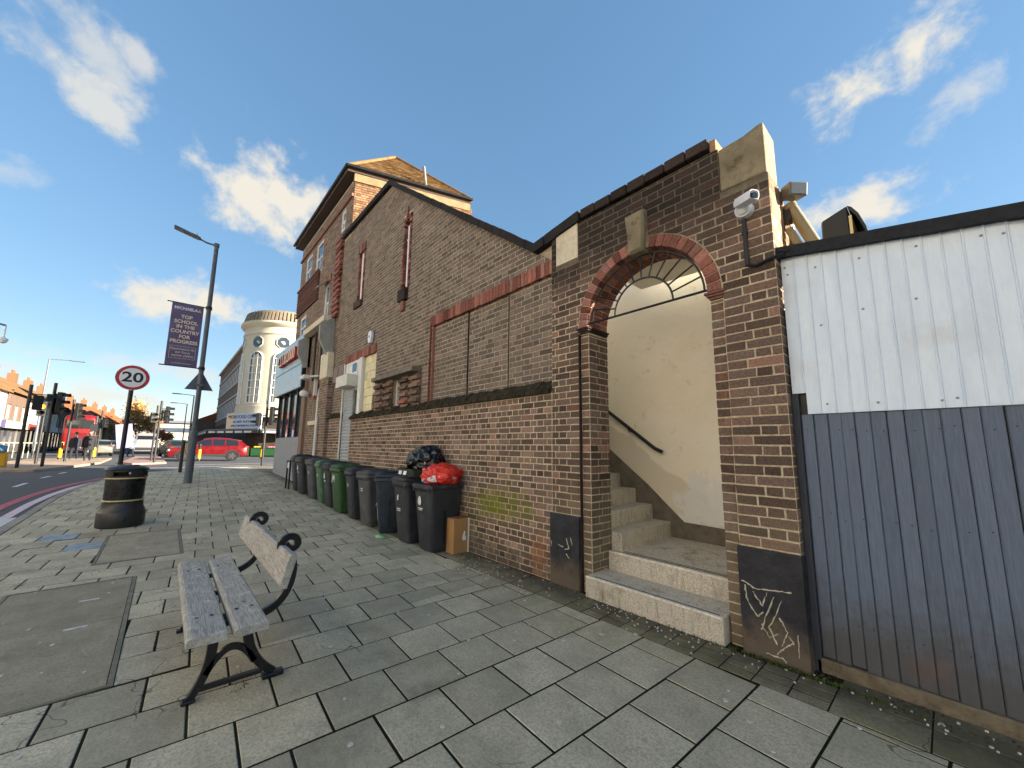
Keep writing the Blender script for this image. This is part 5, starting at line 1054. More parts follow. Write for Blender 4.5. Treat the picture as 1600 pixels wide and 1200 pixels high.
# ------------------------------------------------------------------ lamp column with banner and signs
LX, LY = -15.68, -2.73; LZ = gz(LX)
lp = thing('street_lamp', 'tall grey lamp column with a flat lantern beside the road', 'street lamp', (LX, LY, LZ))
mb = MB(); mb.cyl((LX, LY, LZ), (LX, LY, LZ+1.55), .105, n=16); mb.cyl((LX, LY, LZ+1.55), (LX, LY, LZ+1.62), .105, .07, n=16); mb.build('base_sleeve', M_GREYMETAL, lp, smooth=True)
mb = MB(); mb.cyl((LX, LY, LZ+1.6), (LX, LY, 8.05), .07, .06, n=14); mb.cyl((LX, LY, 8.0), (LX, LY, 8.12), .075, n=14); mb.build('column', M_GREYMETAL, lp, smooth=True)
mb = MB(); mb.tube([(LX, LY, 8.05), (LX, LY-.25, 8.06), (LX, LY-.48, 8.13)], .03, 8); arm_ = mb.build('arm', M_GREYMETAL, lp, smooth=True)
mb = MB(); mb.ring([[(LX+x*s, LY+y, 8.12+.17*(-(y+.4))/.7+z) for x, z in ((-.13, -.03), (.13, -.03), (.10, .04), (-.10, .04))] for y, s in ((-.42, .5), (-.5, .9), (-1.05, 1), (-1.1, .9))]); mb.build('lantern', M_GREYMETAL, lp, bevel=.015)
mb = MB(); mb.lathe([(0, 0), (.05, 0), (.04, .07), (0, .09)], (LX, LY-.55, 8.21), 10); mb.build('photocell', M_WHITEPL, lp)
bnr = thing('lamp_banner', 'purple school banner hung from two arms on the lamp column', 'banner', (LX, LY-.55, 3.9))
y0, y1, z0, z1 = LY-.90, LY-.13, 3.87, 5.86
m = NM('banner_cloth'); p = m.pos(); M_BAN = m.fin(m.mix(m.rng(m.noise(2, 3, .5, p), .3, .7), lin((80, 70, 104)), lin((98, 88, 122))), .65, m.noise(3, 3, .5, p), .25, .03)
mb = MB(); mb.ring([[(LX+.006+.02*math.sin(3*(y-y0)), y, z) for y in [y0+(y1-y0)*k/6 for k in range(7)]]+[(LX-.002+.02*math.sin(3*(y-y0)), y, z) for y in [y1-(y1-y0)*k/6 for k in range(7)]] for z in (z0, z1)]); mb.build('cloth', M_BAN, bnr)
for z in (z0-.01, z1+.01):
    mb = MB(); mb.cyl((LX, y0-.12, z), (LX, LY, z), .018, n=8); mb.build('banner_arm', M_BLKMETAL, bnr); mb = MB(); mb.cyl((LX, LY, z-.05), (LX, LY, z+.05), .085, n=14); mb.build('clamp', M_BLKMETAL, bnr)
M_BTXT = pm('banner_cream', (224, 206, 184), .6, .05, 5, 0); M_BW = pm('banner_white', (222, 224, 236), .6, .05, 5, 0); bx = LX+.032; ym = (y0+y1)/2
for s, z, sz, mt in (('MICHAELA', 5.70, .125, M_BW), ('TOP', 5.43, .15, M_BTXT), ('SCHOOL', 5.27, .15, M_BTXT), ('IN THE', 5.11, .15, M_BTXT), ('COUNTRY', 4.95, .15, M_BTXT), ('FOR', 4.79, .15, M_BTXT), ('PROGRESS', 4.63, .15, M_BTXT)):
    text(s, sz, mt, bnr, (bx, ym-(.04 if s == 'MICHAELA' else 0), z), (0, 1, 0), (0, 0, 1), .002, sx=.95, bold=.004)
for s, z, sz in (('Applications for', 4.40, .095), ('6th Form', 4.29, .095), ('NOW OPEN', 4.18, .095), ('tv.michaela.education', 3.95, .055)): text(s, sz, M_BTXT, bnr, (bx, ym, z), (0, 1, 0), (0, 0, 1), .002, shear=.25)
mb = MB()
for a, b, c, d in ((y0+.07, y1-.07, 4.48, 4.487), (y0+.07, y1-.07, 4.095, 4.102), (y0+.07, y0+.077, 4.095, 4.487), (y1-.077, y1-.07, 4.095, 4.487)): mb.box(bx-.004, bx, a, b, c, d)
mb.build('printed_frame', M_BTXT, bnr, kind='stuff'); mb = MB(); mb.prism([(y1-.14, 5.66), (y1-.05, 5.66), (y1-.095, 5.77)], lambda u, v, n: (n, u, v), bx-.003, bx); mb.build('emblem', pm('emblem_gold', (206, 176, 96), .6, .05, 5, 0), bnr)
# triangular sign seen from behind, on the lamp column
ws = thing('warning_sign', 'grey back of a triangular warning sign clamped to the lamp column', 'road sign', (LX, LY, 3.3))
mb = MB(); mb.prism([(LY-.36, 3.18), (LY+.36, 3.18), (LY+.03, 3.78), (LY-.03, 3.78)], lambda u, v, n: (n, u, v), LX-.115, LX-.11); mb.build('sign_plate', M_GREYMETAL, ws, bevel=.002)
mb = MB(); mb.box(LX-.109, LX-.09, LY-.2, LY+.2, 3.3, 3.34); mb.box(LX-.109, LX+.08, LY-.085, LY+.085, 3.29, 3.35); mb.build('clip', M_GREYMETAL, ws)
pb = thing('push_button_post', 'short dark post with a pale crossing push button box beyond the lamp column', 'post', (-19.6, -2.84, gz(-19.6)))
mb = MB(); mb.cyl((-19.6, -2.84, gz(-19.6)), (-19.6, -2.84, 1.62), .057, n=10); mb.build('post', M_BLKMETAL, pb); mb = MB(); mb.box(-19.72, -19.56, -2.78, -2.64, 1.12, 1.5); mb.build('button_box', pm('button_cream', (190, 170, 130), .5), pb, bevel=.01)
# 20 sign
sx_, sy_, sz_ = -13.3, -4.12, 3.07
sg = thing('speed_limit_sign', 'round white 20 speed limit sign with red border on a dark pole', 'road sign', (sx_, sy_, gz(sx_)))
mb = MB(); mb.cyl((sx_, sy_, gz(sx_)), (sx_, sy_, 3.05), .045, n=12); mb.build('pole', M_BLKMETAL, sg, smooth=True)
fa = R(10); nx_ = Vector((math.cos(fa), math.sin(fa)*-1+.17, 0)).normalized(); rx_ = Vector((-nx_.y, nx_.x, 0)); cS = Vector((sx_, sy_, sz_))+nx_*.06
def disc(r, d, mat, name, n=40): mb = MB(); mb.cyl(cS+nx_*d, cS+nx_*(d+.004), r, n=n); return mb.build(name, mat, sg)
disc(.31, 0, M_WHITE, 'sign_plate'); disc(.30, .0045, pm('sign_border_red', (176, 40, 48), .45, .05, 5, 0), 'red_ring'); disc(.238, .009, M_WHITEPL, 'white_disc')
text('20', .34, M_BLKMETAL, sg, cS+nx_*.0138, rx_, (0, 0, 1), .001, sx=1.15, bold=.008)

# ------------------------------------------------------------------ traffic signals
M_SIGB = pm('signal_black', (22, 22, 23), .6, .1, 6, 0)
amber = emis('amber_lamp', (255, 120, 10), 6)
def signal(x, y, label, h, heads, rz0=0, z0=None, group='traffic signals at the junction', base=True):
    z0 = .41 if z0 is None else z0; t = thing('traffic_signal', label, 'traffic light', (x, y, z0), 0, group, local=True)
    mb = MB(); mb.cyl((0, 0, 0), (0, 0, h), .057, n=10); mb.build('pole', M_BLKMETAL, t, smooth=True)
    for (a, zc, off_, n, lit) in heads:
        d = Vector((math.cos(R(a)), math.sin(R(a)), 0)); s = Vector((-d.y, d.x, 0)); c = s*off_[0]+d*off_[1]+Vector((0, 0, zc)); Rm = Matrix.Rotation(R(a), 3, 'Z')
        hh = .16*n; mb = MB(); mb.obox(c, (.085, .15, hh), Rm); hd = mb.build('signal_head', M_SIGB, t, bevel=.02)
        if abs(off_[0])+abs(off_[1]) > .05:
            mb = MB()
            for dz in (-hh*.7, hh*.7): mb = MB(); mb.cyl((0, 0, zc+dz), c+Vector((0, 0, dz)), .02, n=6); mb.build('bracket', M_SIGB, t)
        for k in range(n):
            zz = hh-.16-.32*k; lc = c+d*.085+Vector((0, 0, zz)); mb = MB(); mb.cyl(lc, lc+d*.012, .10, n=14); mb.build('lens', amber if lit == k else M_GLASSD, hd)
            mb = MB(); mb.ring([[lc+s*(.115*math.cos(R(u)))+Vector((0, 0, .115*math.sin(R(u))))+d*e for u in range(-10, 191, 20)] for e in (0, .2)], closed=False, caps=False); mb.build('visor', M_SIGB, hd)
    return t
signal(-25.86, -7.88, 'traffic signal on the island with a horizontal arm towards the shops', 3.5, [(190, 2.75, (-.25, .1), 2, -1), (100, 3.0, (.1, .55), 1, -1)])
signal(-30.5, -8.12, 'traffic signal showing an amber light', 3.4, [(12, 2.85, (-.12, .12), 3, 1)])
signal(-26.8, -7.35, 'tall traffic signal with black backing and visors seen from the side', 3.75, [(75, 2.85, (0, .24), 3, -1), (185, 2.8, (-.12, .15), 3, -1)])
signal(-33.5, -7.55, 'traffic signal beside the red bus', 3.55, [(60, 2.85, (0, .28), 3, -1)])
signal(-44.2, -7.3, 'distant traffic signal left of the speed sign pole', 3.6, [(60, 2.6, (0, .3), 2, -1)])
signal(-33.6, -3.95, 'paired traffic signal with two dark heads by the red car, further of two', 3.5, [(30, 2.7, (-.2, .05), 2, -1)])
signal(-30.4, -3.75, 'traffic signal with three visors in profile in front of the red car', 3.55, [(78, 2.75, (.0, .32), 3, -1), (20, 2.7, (.2, .1), 2, -1)])
signal(-23.36, .41, 'traffic signal with two heads standing at the pavement corner by the club', 3.35, [(60, 2.55, (.02, .25), 3, -1), (240, 2.35, (0, .35), 2, -1)])
sp = thing('sign_post', 'thin dark post with a grey notice behind the walkers', 'post', (-38.5, -7.0, .41)); mb = MB(); mb.cyl((-38.5, -7.0, .41), (-38.5, -7.0, 3.3), .05, n=8); mb.build('post', M_BLKMETAL, sp); mb = MB(); mb.box(-38.46, -38.42, -7.25, -6.9, 2.25, 2.75); mb.build('plate', M_BLKMETAL, sp)
def bollard(x, y, label):
    t = thing('bollard', label, 'bollard', (x, y, .41), 0, 'black and yellow bollards', local=True); mb = MB(); mb.lathe([(.0, 0), (.10, 0), (.09, .1), (.075, .95), (.085, .98), (.07, 1.05), (0, 1.08)], n=12); mb.build('post', M_BLKMETAL, t, smooth=True)
    mb = MB(); mb.lathe([(.095, .12), (.097, .12), (.088, .72), (.086, .72)], n=12); mb.build('yellow_panel', pm('yellow_plastic', (196, 146, 20), .45, .05, 5, 0), t)
for x, y, l in ((-38.0, -8.35, 'yellow panelled bollard left of the red bus'), (-39.5, -7.0, 'yellow panelled bollard beside the two walkers'), (-33.0, -1.62, 'yellow panelled bollard in front of the red car doors'), (-36.0, 2.35, 'yellow panelled bollard behind the red car by the greengrocer stall')): bollard(x, y, l)
kl = thing('keep_left_bollard', 'yellow traffic bollard with a blue keep left disc on the island', 'bollard', (-27.2, -8.62, .41)); mb = MB(); mb.box(-27.4, -27.1, -8.85, -8.42, .41, 1.05); mb.build('shell', pm('yellow_plastic', (196, 146, 20)), kl, bevel=.05); mb = MB(); mb.cyl((-27.1, -8.62, 1.18), (-27.06, -8.62, 1.18), .17, n=20); k2 = mb.build('blue_disc', pm('sign_blue', (40, 120, 190), .45, .05, 5, 0), kl); mb = MB(); mb.obox((-27.055, -8.62, 1.18), (.003, .03, .1), Matrix.Rotation(R(40), 3, 'X')); mb.build('arrow', M_WHITEPL, k2)
mb = MB(); mb.cyl((-27.25, -8.62, 1.0), (-27.25, -8.62, 1.3), .15, n=14); mb.build('top', M_BLKPL, kl)
# ------------------------------------------------------------------ people
def person(x, y, rz, label, coat, legs, hgt=1.72, stride=.22, arms=((.26, .02, .84), (-.26, .02, .84)), hood=False):
    t = thing('person', label, 'person', (x, y, .41), rz, 'people at the crossing', local=True); s = hgt/1.72
    J = [(0, 0, .95, .15, .11), (0, .0, 1.15, .16, .115), (0, .01, 1.36, .19, .12), (0, .01, 1.47, .07, .07), (0, .03, 1.53, .06, .06), (0, .04, 1.62, .085, .10), (0, .04, 1.70, .07, .08),
         (.10, 0, .90, .10, .10), (.10, stride*.5, .50, .075, .075), (.10, stride*.8-.0, .09, .05, .05), (.10, stride*.8+.13, .035, .045, .04), (-.10, 0, .90, .10, .10), (-.10, -stride*.3, .50, .075, .075), (-.10, -stride, .09, .05, .05), (-.10, -stride+.13, .035, .045, .04),
         (.20, 0, 1.36, .075, .075), (.25, -.02, 1.12, .06, .06), (*arms[0], .045, .05), (arms[0][0], arms[0][1]+.03, arms[0][2]-.10, .03, .045), (-.20, 0, 1.36, .075, .075), (-.25, -.02, 1.12, .06, .06), (*arms[1], .045, .05), (arms[1][0], arms[1][1]+.03, arms[1][2]-.10, .03, .045)]
    E = [(0, 1), (1, 2), (2, 3), (3, 4), (4, 5), (5, 6), (0, 7), (7, 8), (8, 9), (9, 10), (0, 11), (11, 12), (12, 13), (13, 14), (2, 15), (15, 16), (16, 17), (17, 18), (2, 19), (19, 20), (20, 21), (21, 22)]
    me = bpy.data.meshes.new('body'); me.from_pydata([(a*s, b*s, c*s) for a, b, c, *_ in J], E, []); o = bpy.data.objects.new('body', me); COL.objects.link(o)
    o.modifiers.new('s', 'SKIN'); me.skin_vertices[0].data[0].use_root = True
    for i, j in enumerate(J): me.skin_vertices[0].data[i].radius = (j[3]*s, j[4]*s)
    sd = o.modifiers.new('sub', 'SUBSURF'); sd.levels = 2; sd.render_levels = 2
    dg = bpy.context.evaluated_depsgraph_get(); m2 = bpy.data.meshes.new_from_object(o.evaluated_get(dg)); bpy.data.objects.remove(o)
    for mt in (coat, legs, M_SKIN, M_BLKPL): m2.materials.append(mt)
    for p_ in m2.polygons:
        c = p_.center/s; p_.use_smooth = True; p_.material_index = 2 if c.z > 1.48 else (3 if c.z < .10 else (1 if c.z < .82 and abs(c.x) < .22 else (2 if c.z < .80 else 0)))
    b = bpy.data.objects.new('body', m2); COL.objects.link(b); b.parent = t
    mb = MB(); mb.lathe([(0, 1.55), (.085, 1.56), (.10, 1.64), (.088, 1.72), (.05, 1.765), (0, 1.772)], (0, .0, 0), 14, sy=1.15); hb = mb.build('hair', M_HAIR, t, smooth=True); hb.location = (0, -.005, 0)
    mb = MB(); mb.ring([[(a*math.cos(u)*s, b_*math.sin(u)*s, z*s) for u in [2*math.pi*k/16 for k in range(16)]] for z, a, b_ in ((.62, .235, .19), (.95, .225, .175), (1.2, .215, .165), (1.38, .225, .15), (1.47, .10, .10))]); mb.build('coat', coat, t, smooth=True)
    return t
M_SKIN = pm('skin', (176, 130, 106), .6, .05, 5, 0); M_HAIR = pm('hair', (36, 28, 24), .7, .2, 20, 0); M_COATK = pm('coat_black', (30, 30, 34), .85, .15, 8, 0); M_JEAN = pm('dark_trousers', (26, 28, 36), .85, .15, 8, 0); M_COATB = pm('coat_blue_grey', (86, 100, 118), .85, .15, 8, 0)
person(-37.9, -7.75, R(-95), 'person in dark clothes walking just ahead of the one in the long coat', pm('coat_navy', (34, 36, 48), .85, .15, 8, 0), M_JEAN, 1.66, .3)
person(-34.48, -6.79, R(-85), 'person in a long black coat walking away on the island', M_COATK, M_COATK, 1.76, .2)
p3 = person(-44.0, -5.38, R(-20), 'person in blue grey jacket holding up a large white placard', M_COATB, M_JEAN, 1.78, .26, arms=((.28, .28, 1.18), (-.28, .10, .95)))
pk = thing('placard', 'large lilac white placard carried by the person in the blue grey jacket', 'placard', (-43.6, -5.8, 1.4)); mb = MB(); mb.obox((-43.6, -5.85, 2.05), (.02, .48, .95), Matrix.Rotation(R(8), 3, 'X')); mb.build('board', pm('placard_white', (120, 120, 150), .6, .04, 3, 0), pk)

# ------------------------------------------------------------------ vehicles
M_CARRED = pm('car_paint_red', (92, 5, 13), .28, .04, 2, 0, spec=.4); M_CARRED.node_tree.nodes['Principled BSDF'].inputs['Coat Weight'].default_value = .15
M_TYRE = pm('tyre', (18, 18, 19), .85, .1, 10, 0); M_ALLOY = pm('alloy', (92, 94, 98), .35, .05, 5, 0, metal=.6); M_TRIM = pm('dark_trim', (28, 28, 30), .7, .1, 5, 0)
def car(name, label, cat, x, y, rz, paint, L=4.55, W=1.84, Hh=1.68, group=None, suv=True):
    t = thing(name, label, cat, (x, y, .295), rz, group, local=True); hl, w = L/2, W/2; k = Hh/1.68
    # stations: x, half width low, belt z, half width belt, roof z, half width roof, floor z, bonnet/deck flag
    S = [(-hl, .72, .62, .70, .74), (-hl+.12, .86, .80, .84, .90), (-hl+.55, .91, .93, .89, 1.00), (-hl+1.20, .92, 1.00, .905, 1.06), (-hl+1.45, .92, 1.02, .905, 1.10), (0, .92, 1.03, .905, 1.08), (hl-1.1, .92, 1.05, .905, 1.10), (hl-.45, .90, 1.08, .88, 1.12), (hl-.1, .86, 1.02, .84, 1.08), (hl, .78, .80, .76, .95)]
    def ring(s): x_, a, zb, b, zt = s; f = .36 if abs(x_) < hl-.05 else .46; return [(x_, -a*.96, f*k), (x_, -a, (f+.15)*k), (x_, -a, zb*k*.86), (x_, -b, zb*k), (x_, -b*.8, zt*k*.985), (x_, 0, zt*k), (x_, b*.8, zt*k*.985), (x_, b, zb*k), (x_, a, zb*k*.86), (x_, a, (f+.15)*k), (x_, a*.96, f*k), (x_, 0, (f-.03)*k)]
    mb = MB(); mb.ring([ring(s) for s in S]); bd = mb.build('body', paint, t, smooth=True)
    G = [(-hl+1.12, .80, 1.03, .80, 1.05), (-hl+1.95, .83, 1.04, .66, 1.60), (-hl+2.5, .84, 1.05, .68, 1.675), (hl-1.2, .84, 1.06, .67, 1.65), (hl-.42, .82, 1.08, .62, 1.50), (hl-.12, .80, 1.08, .76, 1.12)]
    cab = [[(x_, -a, zb*k), (x_, -b*1.03, (zb+(zt-zb)*.86)*k), (x_, -b*.8, zt*k*.993), (x_, 0, zt*k), (x_, b*.8, zt*k*.993), (x_, b*1.03, (zb+(zt-zb)*.86)*k), (x_, a, zb*k)] for x_, a, zb, b, zt in G]
    mb = MB(); mb.ring(cab, closed=False, caps=False); mb.build('cabin', paint, t, smooth=True)
    for s in (-1, 1):
        for xa, xb in ((-hl+1.45, -hl+2.38), (-hl+2.46, hl-1.42), (hl-1.34, hl-.62)):
            def at(x_, f):
                for g0, g1 in zip(G, G[1:]):
                    if g0[0] <= x_ <= g1[0]:
                        u = (x_-g0[0])/(g1[0]-g0[0]); a, zb, b, zt = [g0[i]+(g1[i]-g0[i])*u for i in (1, 2, 3, 4)]; f_ = f*.80; return (x_, s*(a+(b*1.03-a)*f_/.86*1.0+.012), (zb+(zt-zb)*f_)*k)
            n = 6; pts = [at(xa+(xb-xa)*i/n, .06) for i in range(n+1)]+[at(xa+(xb-xa)*i/n, 1.) for i in range(n, -1, -1)]
            mb = MB(); mb.add(pts, [(i, i+1, 2*n-i, 2*n+1-i) for i in range(n)]); mb.build('side_window', M_GLASSD, bd)
        for xw in (-hl+.90, hl-.95):
            mb = MB(); mb.cyl((xw, s*(w-.20), .36*k), (xw, s*(w+.005), .36*k), .36*k, n=26); wl = mb.build('wheel', M_TYRE, t, smooth=True)
            mb = MB(); mb.cyl((xw, s*(w+.006), .36*k), (xw, s*(w+.012), .36*k), .235*k, n=20); mb.build('rim', M_TRIM, wl)
            for q_ in range(5): mb = MB(); a = 2*math.pi*q_/5; mb.obox((xw+.115*math.cos(a), s*(w+.014), .36*k+.115*math.sin(a)), (.115, .006, .024), Matrix.Rotation(-a, 3, 'Y')); mb.build('spoke', M_ALLOY, wl)
            mb = MB(); mb.ring([[(xw+r*math.cos(R(u)), s*(w-.005+e), .36*k+r*math.sin(R(u))) for u in range(-15, 196, 15)] for r, e in ((.385, .01), (.46, .012), (.46, -.05))], closed=False, caps=False); mb.build('arch_trim', M_TRIM, bd)
        mb = MB(); mb.obox((0, s*(w-.015), .43*k), (1.0, .02, .07), 0); mb.build('sill_trim', M_TRIM, bd)
        mb = MB(); mb.obox((-hl+.16, s*.70, .76*k), (.10, .15, .06), s*-.35); mb.build('headlight', pm('headlamp', (200, 206, 210), .15, .05, 5, 0), bd, bevel=.02)
        mb = MB(); mb.obox((hl-.10, s*.70, .95*k), (.09, .14, .06), s*.25); mb.build('tail_light', pm('tail_red', (170, 20, 24), .2, .05, 5, 0), bd, bevel=.02)
        mb = MB(); mb.obox((-hl+1.55, s*(w+.02), 1.10*k), (.06, .09, .06), 0); mb.build('mirror', paint, bd, bevel=.02)
        for xh in (-.12, .85): mb = MB(); mb.obox((xh, s*(w-.005), .92*k), (.10, .012, .012), 0); mb.build('door_handle', paint, bd)
        for xs_ in (-.92, .10, 1.02): mb = MB(); mb.box(xs_-.006, xs_+.006, s*(w-.01)-.006, s*(w-.01)+.006+0, .5*k, .98*k); mb.build('door_gap', M_TRIM, bd)
    for i0, i1, nm in ((0, 1, 'windscreen'), (4, 5, 'rear_window')):
        mb = MB(); a, b = G[i0], G[i1]; u = .93; x2 = a[0]+(b[0]-a[0])*u; mb.add([(a[0]+.03-.02*(i0 == 0), -a[1]*.9, (a[4]+.02)*k), (a[0]+.01, a[1]*.9, (a[4]+.02)*k), (x2-.02*(1 if i0 == 0 else -1), b[1]*.74 if i0 == 0 else b[1]*.9, (a[4]+(b[4]-a[4])*u+.015)*k), (x2-.02*(1 if i0 == 0 else -1), -(b[1]*.74 if i0 == 0 else b[1]*.9), (a[4]+(b[4]-a[4])*u+.015)*k)], [(0, 1, 2, 3)]); mb.build(nm, M_GLASSD, bd)
    mb = MB(); mb.box(-hl-.01, -hl+.1, -.55, .55, .5*k, .68*k); mb.build('grille', M_TRIM, bd, bevel=.02); return t
car('red_suv', 'red SUV crossing the junction in side view', 'car', -35.6, -.95, R(86), M_CARRED)
car('dark_car', 'dark parked car far along the road beside the bus', 'car', -58, -7.6, R(8), pm('car_dark', (40, 42, 46), .3, .05, 3, 0), Hh=1.5)
car('pale_car', 'pale green car queuing behind the walkers', 'car', -52, -7.9, R(5), pm('car_pale', (104, 106, 96), .35, .05, 3, 0), Hh=1.5)
car('green_car', 'dark green car beyond the red SUV', 'car', -46, -2.6, R(10), pm('car_green', (40, 62, 52), .3, .05, 3, 0), Hh=1.55)
# double deck bus, rear three-quarter
bu = thing('double_decker_bus', 'red double decker bus seen beyond the traffic signals', 'bus', (-70.4, -10.95, .3), R(2), local=True); M_BUS = pm('bus_red', (108, 10, 16), .35, .06, 2, 0, spec=.5)
mb = MB(); mb.ring([rrect(10.6, 2.5, .25, .32), rrect(10.8, 2.55, .3, .5), rrect(10.8, 2.55, .3, 2.2), rrect(10.7, 2.5, .35, 3.9), rrect(10.3, 2.2, .4, 4.25), rrect(9.5, 1.4, .4, 4.38)]); mb.build('body', M_BUS, bu, smooth=True)
mb = MB(); mb.box(5.33, 5.41, -1.05, 1.05, 2.75, 3.75); mb.build('upper_window', M_GLASSD, bu, bevel=.05); mb = MB(); mb.box(5.36, 5.43, -.75, .75, 1.55, 2.25); mb.build('rear_panel', pm('bus_red_dark', (84, 8, 12), .4), bu, bevel=.03)
for s in (-1, 1):
    for z0, z1 in ((1.35, 2.15), (2.85, 3.65)): 
        for k in range(5): mb = MB(); mb.box(-4.6+k*1.9, -2.85+k*1.9, s*1.265-.01, s*1.265+.01, z0, z1); mb.build('side_window', M_GLASSD, bu)
    for xw in (-3.2, 3.0): mb = MB(); mb.cyl((xw, s*1.0, .47), (xw, s*1.29, .47), .48, n=18); mb.build('wheel', M_TYRE, bu)
    mb = MB(); mb.box(5.38, 5.43, s*1.05-.1, s*1.05+.1, .9, 1.25); mb.build('tail_light', pm('lamp_orange', (230, 150, 60), .3, .05, 5, 0), bu)
mb = MB(); mb.box(5.36, 5.42, -.4, .4, 3.80, 3.98); mb.build('route_display', M_BLKPL, bu); mb = MB(); mb.box(5.3, 5.42, -1.2, 1.2, .33, .55); mb.build('bumper', M_TRIM, bu)
vn = thing('white_van', 'white van approaching far along the road', 'van', (-62, -5.1, .3), R(3), local=True)
mb = MB(); mb.ring([rrect(4.8, 1.95, .15, .35), rrect(4.9, 2.0, .2, .9), rrect(4.8, 1.98, .25, 1.3, -.05), rrect(4.1, 1.85, .25, 2.2, -.35), rrect(3.9, 1.6, .25, 2.35, -.4)]); mb.build('body', pm('van_white', (116, 116, 116), .4, .03, 3, 0), vn, smooth=True)
mb = MB(); mb.add([(2.28, -.8, 1.35), (2.28, .8, 1.35), (1.86, .72, 2.05), (1.86, -.72, 2.05)], [(0, 1, 2, 3)]); mb.build('windscreen', M_GLASSD, vn); mb = MB(); mb.box(2.38, 2.47, -.8, .8, .45, .75); mb.build('bumper', M_TRIM, vn)
for s in (-1, 1):
    for xw in (-1.5, 1.5): mb = MB(); mb.cyl((xw, s*.8, .34), (xw, s*1.02, .34), .34, n=16); mb.build('wheel', M_TYRE, vn)
    mb = MB(); mb.box(2.38, 2.46, s*.75-.12, s*.75+.12, .85, 1.05); mb.build('headlight', pm('headlamp', (200, 206, 210)), vn)
# ------------------------------------------------------------------ far lamps, CCTV pole
def lamp(x, y, h, label, ang):
    t = thing('street_lamp', label, 'street lamp', (x, y, .41), R(ang), 'distant lamp columns', local=True); mb = MB(); mb.cyl((0, 0, 0), (0, 0, h), .09, .06, n=8); mb.build('column', M_GREYMETAL, t); mb = MB(); mb.tube([(0, 0, h-.03), (.6, 0, h+.02), (1.4, 0, h+.05)], .04, 6); mb.build('arm', M_GREYMETAL, t); mb = MB(); mb.obox((1.6, 0, h+.05), (.4, .13, .05), 0); mb.build('lantern', M_GREYMETAL, t)
lamp(-49.4, -11.3, 8.0, 'pale distant lamp column rising behind the island signals', 90); lamp(-60, -1.35, 6.9, 'nearer distant lamp column beyond the red SUV bonnet', -90); lamp(-80, -1.4, 7.4, 'furthest lamp column beyond the red SUV', -90)
# ------------------------------------------------------------------ rounded cream corner building
TX, TY, TR = -55.2, 7.25, 4.75; TG = .41
tw = thing('cream_tower_building', 'cream rounded Art Deco corner tower with tall arched windows and a brick wing', 'building', (TX, TY, TG))
M_CREAMW = pm('cream_render', (192, 186, 166), .85, .06, .8, .1, 10, .01, dirt=.12, dcol=(170, 150, 110), dscale=.8); M_WHITEW = M_CREAMW
mb = MB(); mb.lathe([(TR, 4.6), (TR, 14.3), (TR+.10, 14.35), (TR+.10, 14.6), (TR, 14.65), (TR, 15.2), (TR+.25, 15.35), (TR+.45, 15.6), (TR+.45, 15.85), (TR-.2, 15.9)], (TX, TY, 0), 64); mb.lathe([(TR+.15, 4.6), (TR+.15, 5.9), (TR, 5.95)], (TX, TY, 0), 64); mb.build('drum', M_CREAMW, tw, smooth=True)
mb = MB()
for k in range(76):
    a = 2*math.pi*k/76; mb.obox((TX+(TR+.05)*math.cos(a), TY+(TR+.05)*math.sin(a), 16.5), (.10, .13, .60), Matrix.Rotation(a, 3, 'Z')@Matrix.Rotation(R(-14), 3, 'Y'))
mb.lathe([(TR-.0, 15.9), (TR-.15, 17.2), (TR-.6, 17.4), (0, 17.4)], (TX, TY, 0), 56); mb.build('tiled_crown', pm('pantile', (128, 116, 98), .85, .25, 3, .2), tw)
def on_drum(a, dr, u, z): return (TX+(TR+dr)*math.cos(a+u/TR), TY+(TR+dr)*math.sin(a+u/TR), z)
for k in range(-4, 4):
    a = R(-52)+k*R(34); n = 10
    mb = MB(); pts = [(-.8, 6.2), (.8, 6.2)]+[(.8*math.cos(math.pi*i/n), 11.4+.8*math.sin(math.pi*i/n)) for i in range(n+1)]
    def patch(pts_, d0, name, mat, par):
        m_ = MB(); m_.add([on_drum(a, d0, u, z) for u, z in pts_], [tuple(range(len(pts_)))]); return m_.build(name, mat, par)
    w = patch(pts, .03, 'tall_window', M_GLASS, tw); fr = MB()
    for i in range(7): z = 6.25+.86*i; fr.tube([on_drum(a, .07, u, z) for u in (-.78, -.26, .26, .78)], .05, 5)
    for u in (-.26, .26): fr.tube([on_drum(a, .07, u, 6.2), on_drum(a, .07, u, 12.05)], .045, 5)
    fr.tube([on_drum(a, .06, u, z) for u, z in pts[0:1]+pts[::-1]], .06, 6); fr.build('frame', M_FRAME, w)
    a2 = a; m_ = MB(); m_.add([on_drum(a2, .03, .68*math.cos(R(22.5+45*i)), 13.35+.68*math.sin(R(22.5+45*i))) for i in range(8)], [tuple(range(8))]); ow = m_.build('octagon_window', M_GLASS, tw)
    m_ = MB(); m_.tube([on_drum(a2, .05, .7*math.cos(R(22.5+45*i)), 13.35+.7*math.sin(R(22.5+45*i))) for i in range(9)], .04, 5); m_.build('frame', M_CREAMW, ow)
WY = 3.9
M_WING = brick_mat('wing_brick', [(0, BR(96, 74, 62)), (.5, BR(122, 94, 76)), (1, BR(104, 84, 72))], dull=.15)
wh = [(-59.6-2.0*k, -58.1-2.0*k, z0, z1) for k in range(20) for z0, z1 in ((6.3, 8.7), (11.0, 13.4))]
mb = core(-100, -57, 5.0, lambda x: 15.6, wh, WY, WY+.5); mb.box(-100, -57, WY+.5, WY+9, 4.9, 15.5); mb.build('wing_wall', M_WING, tw)
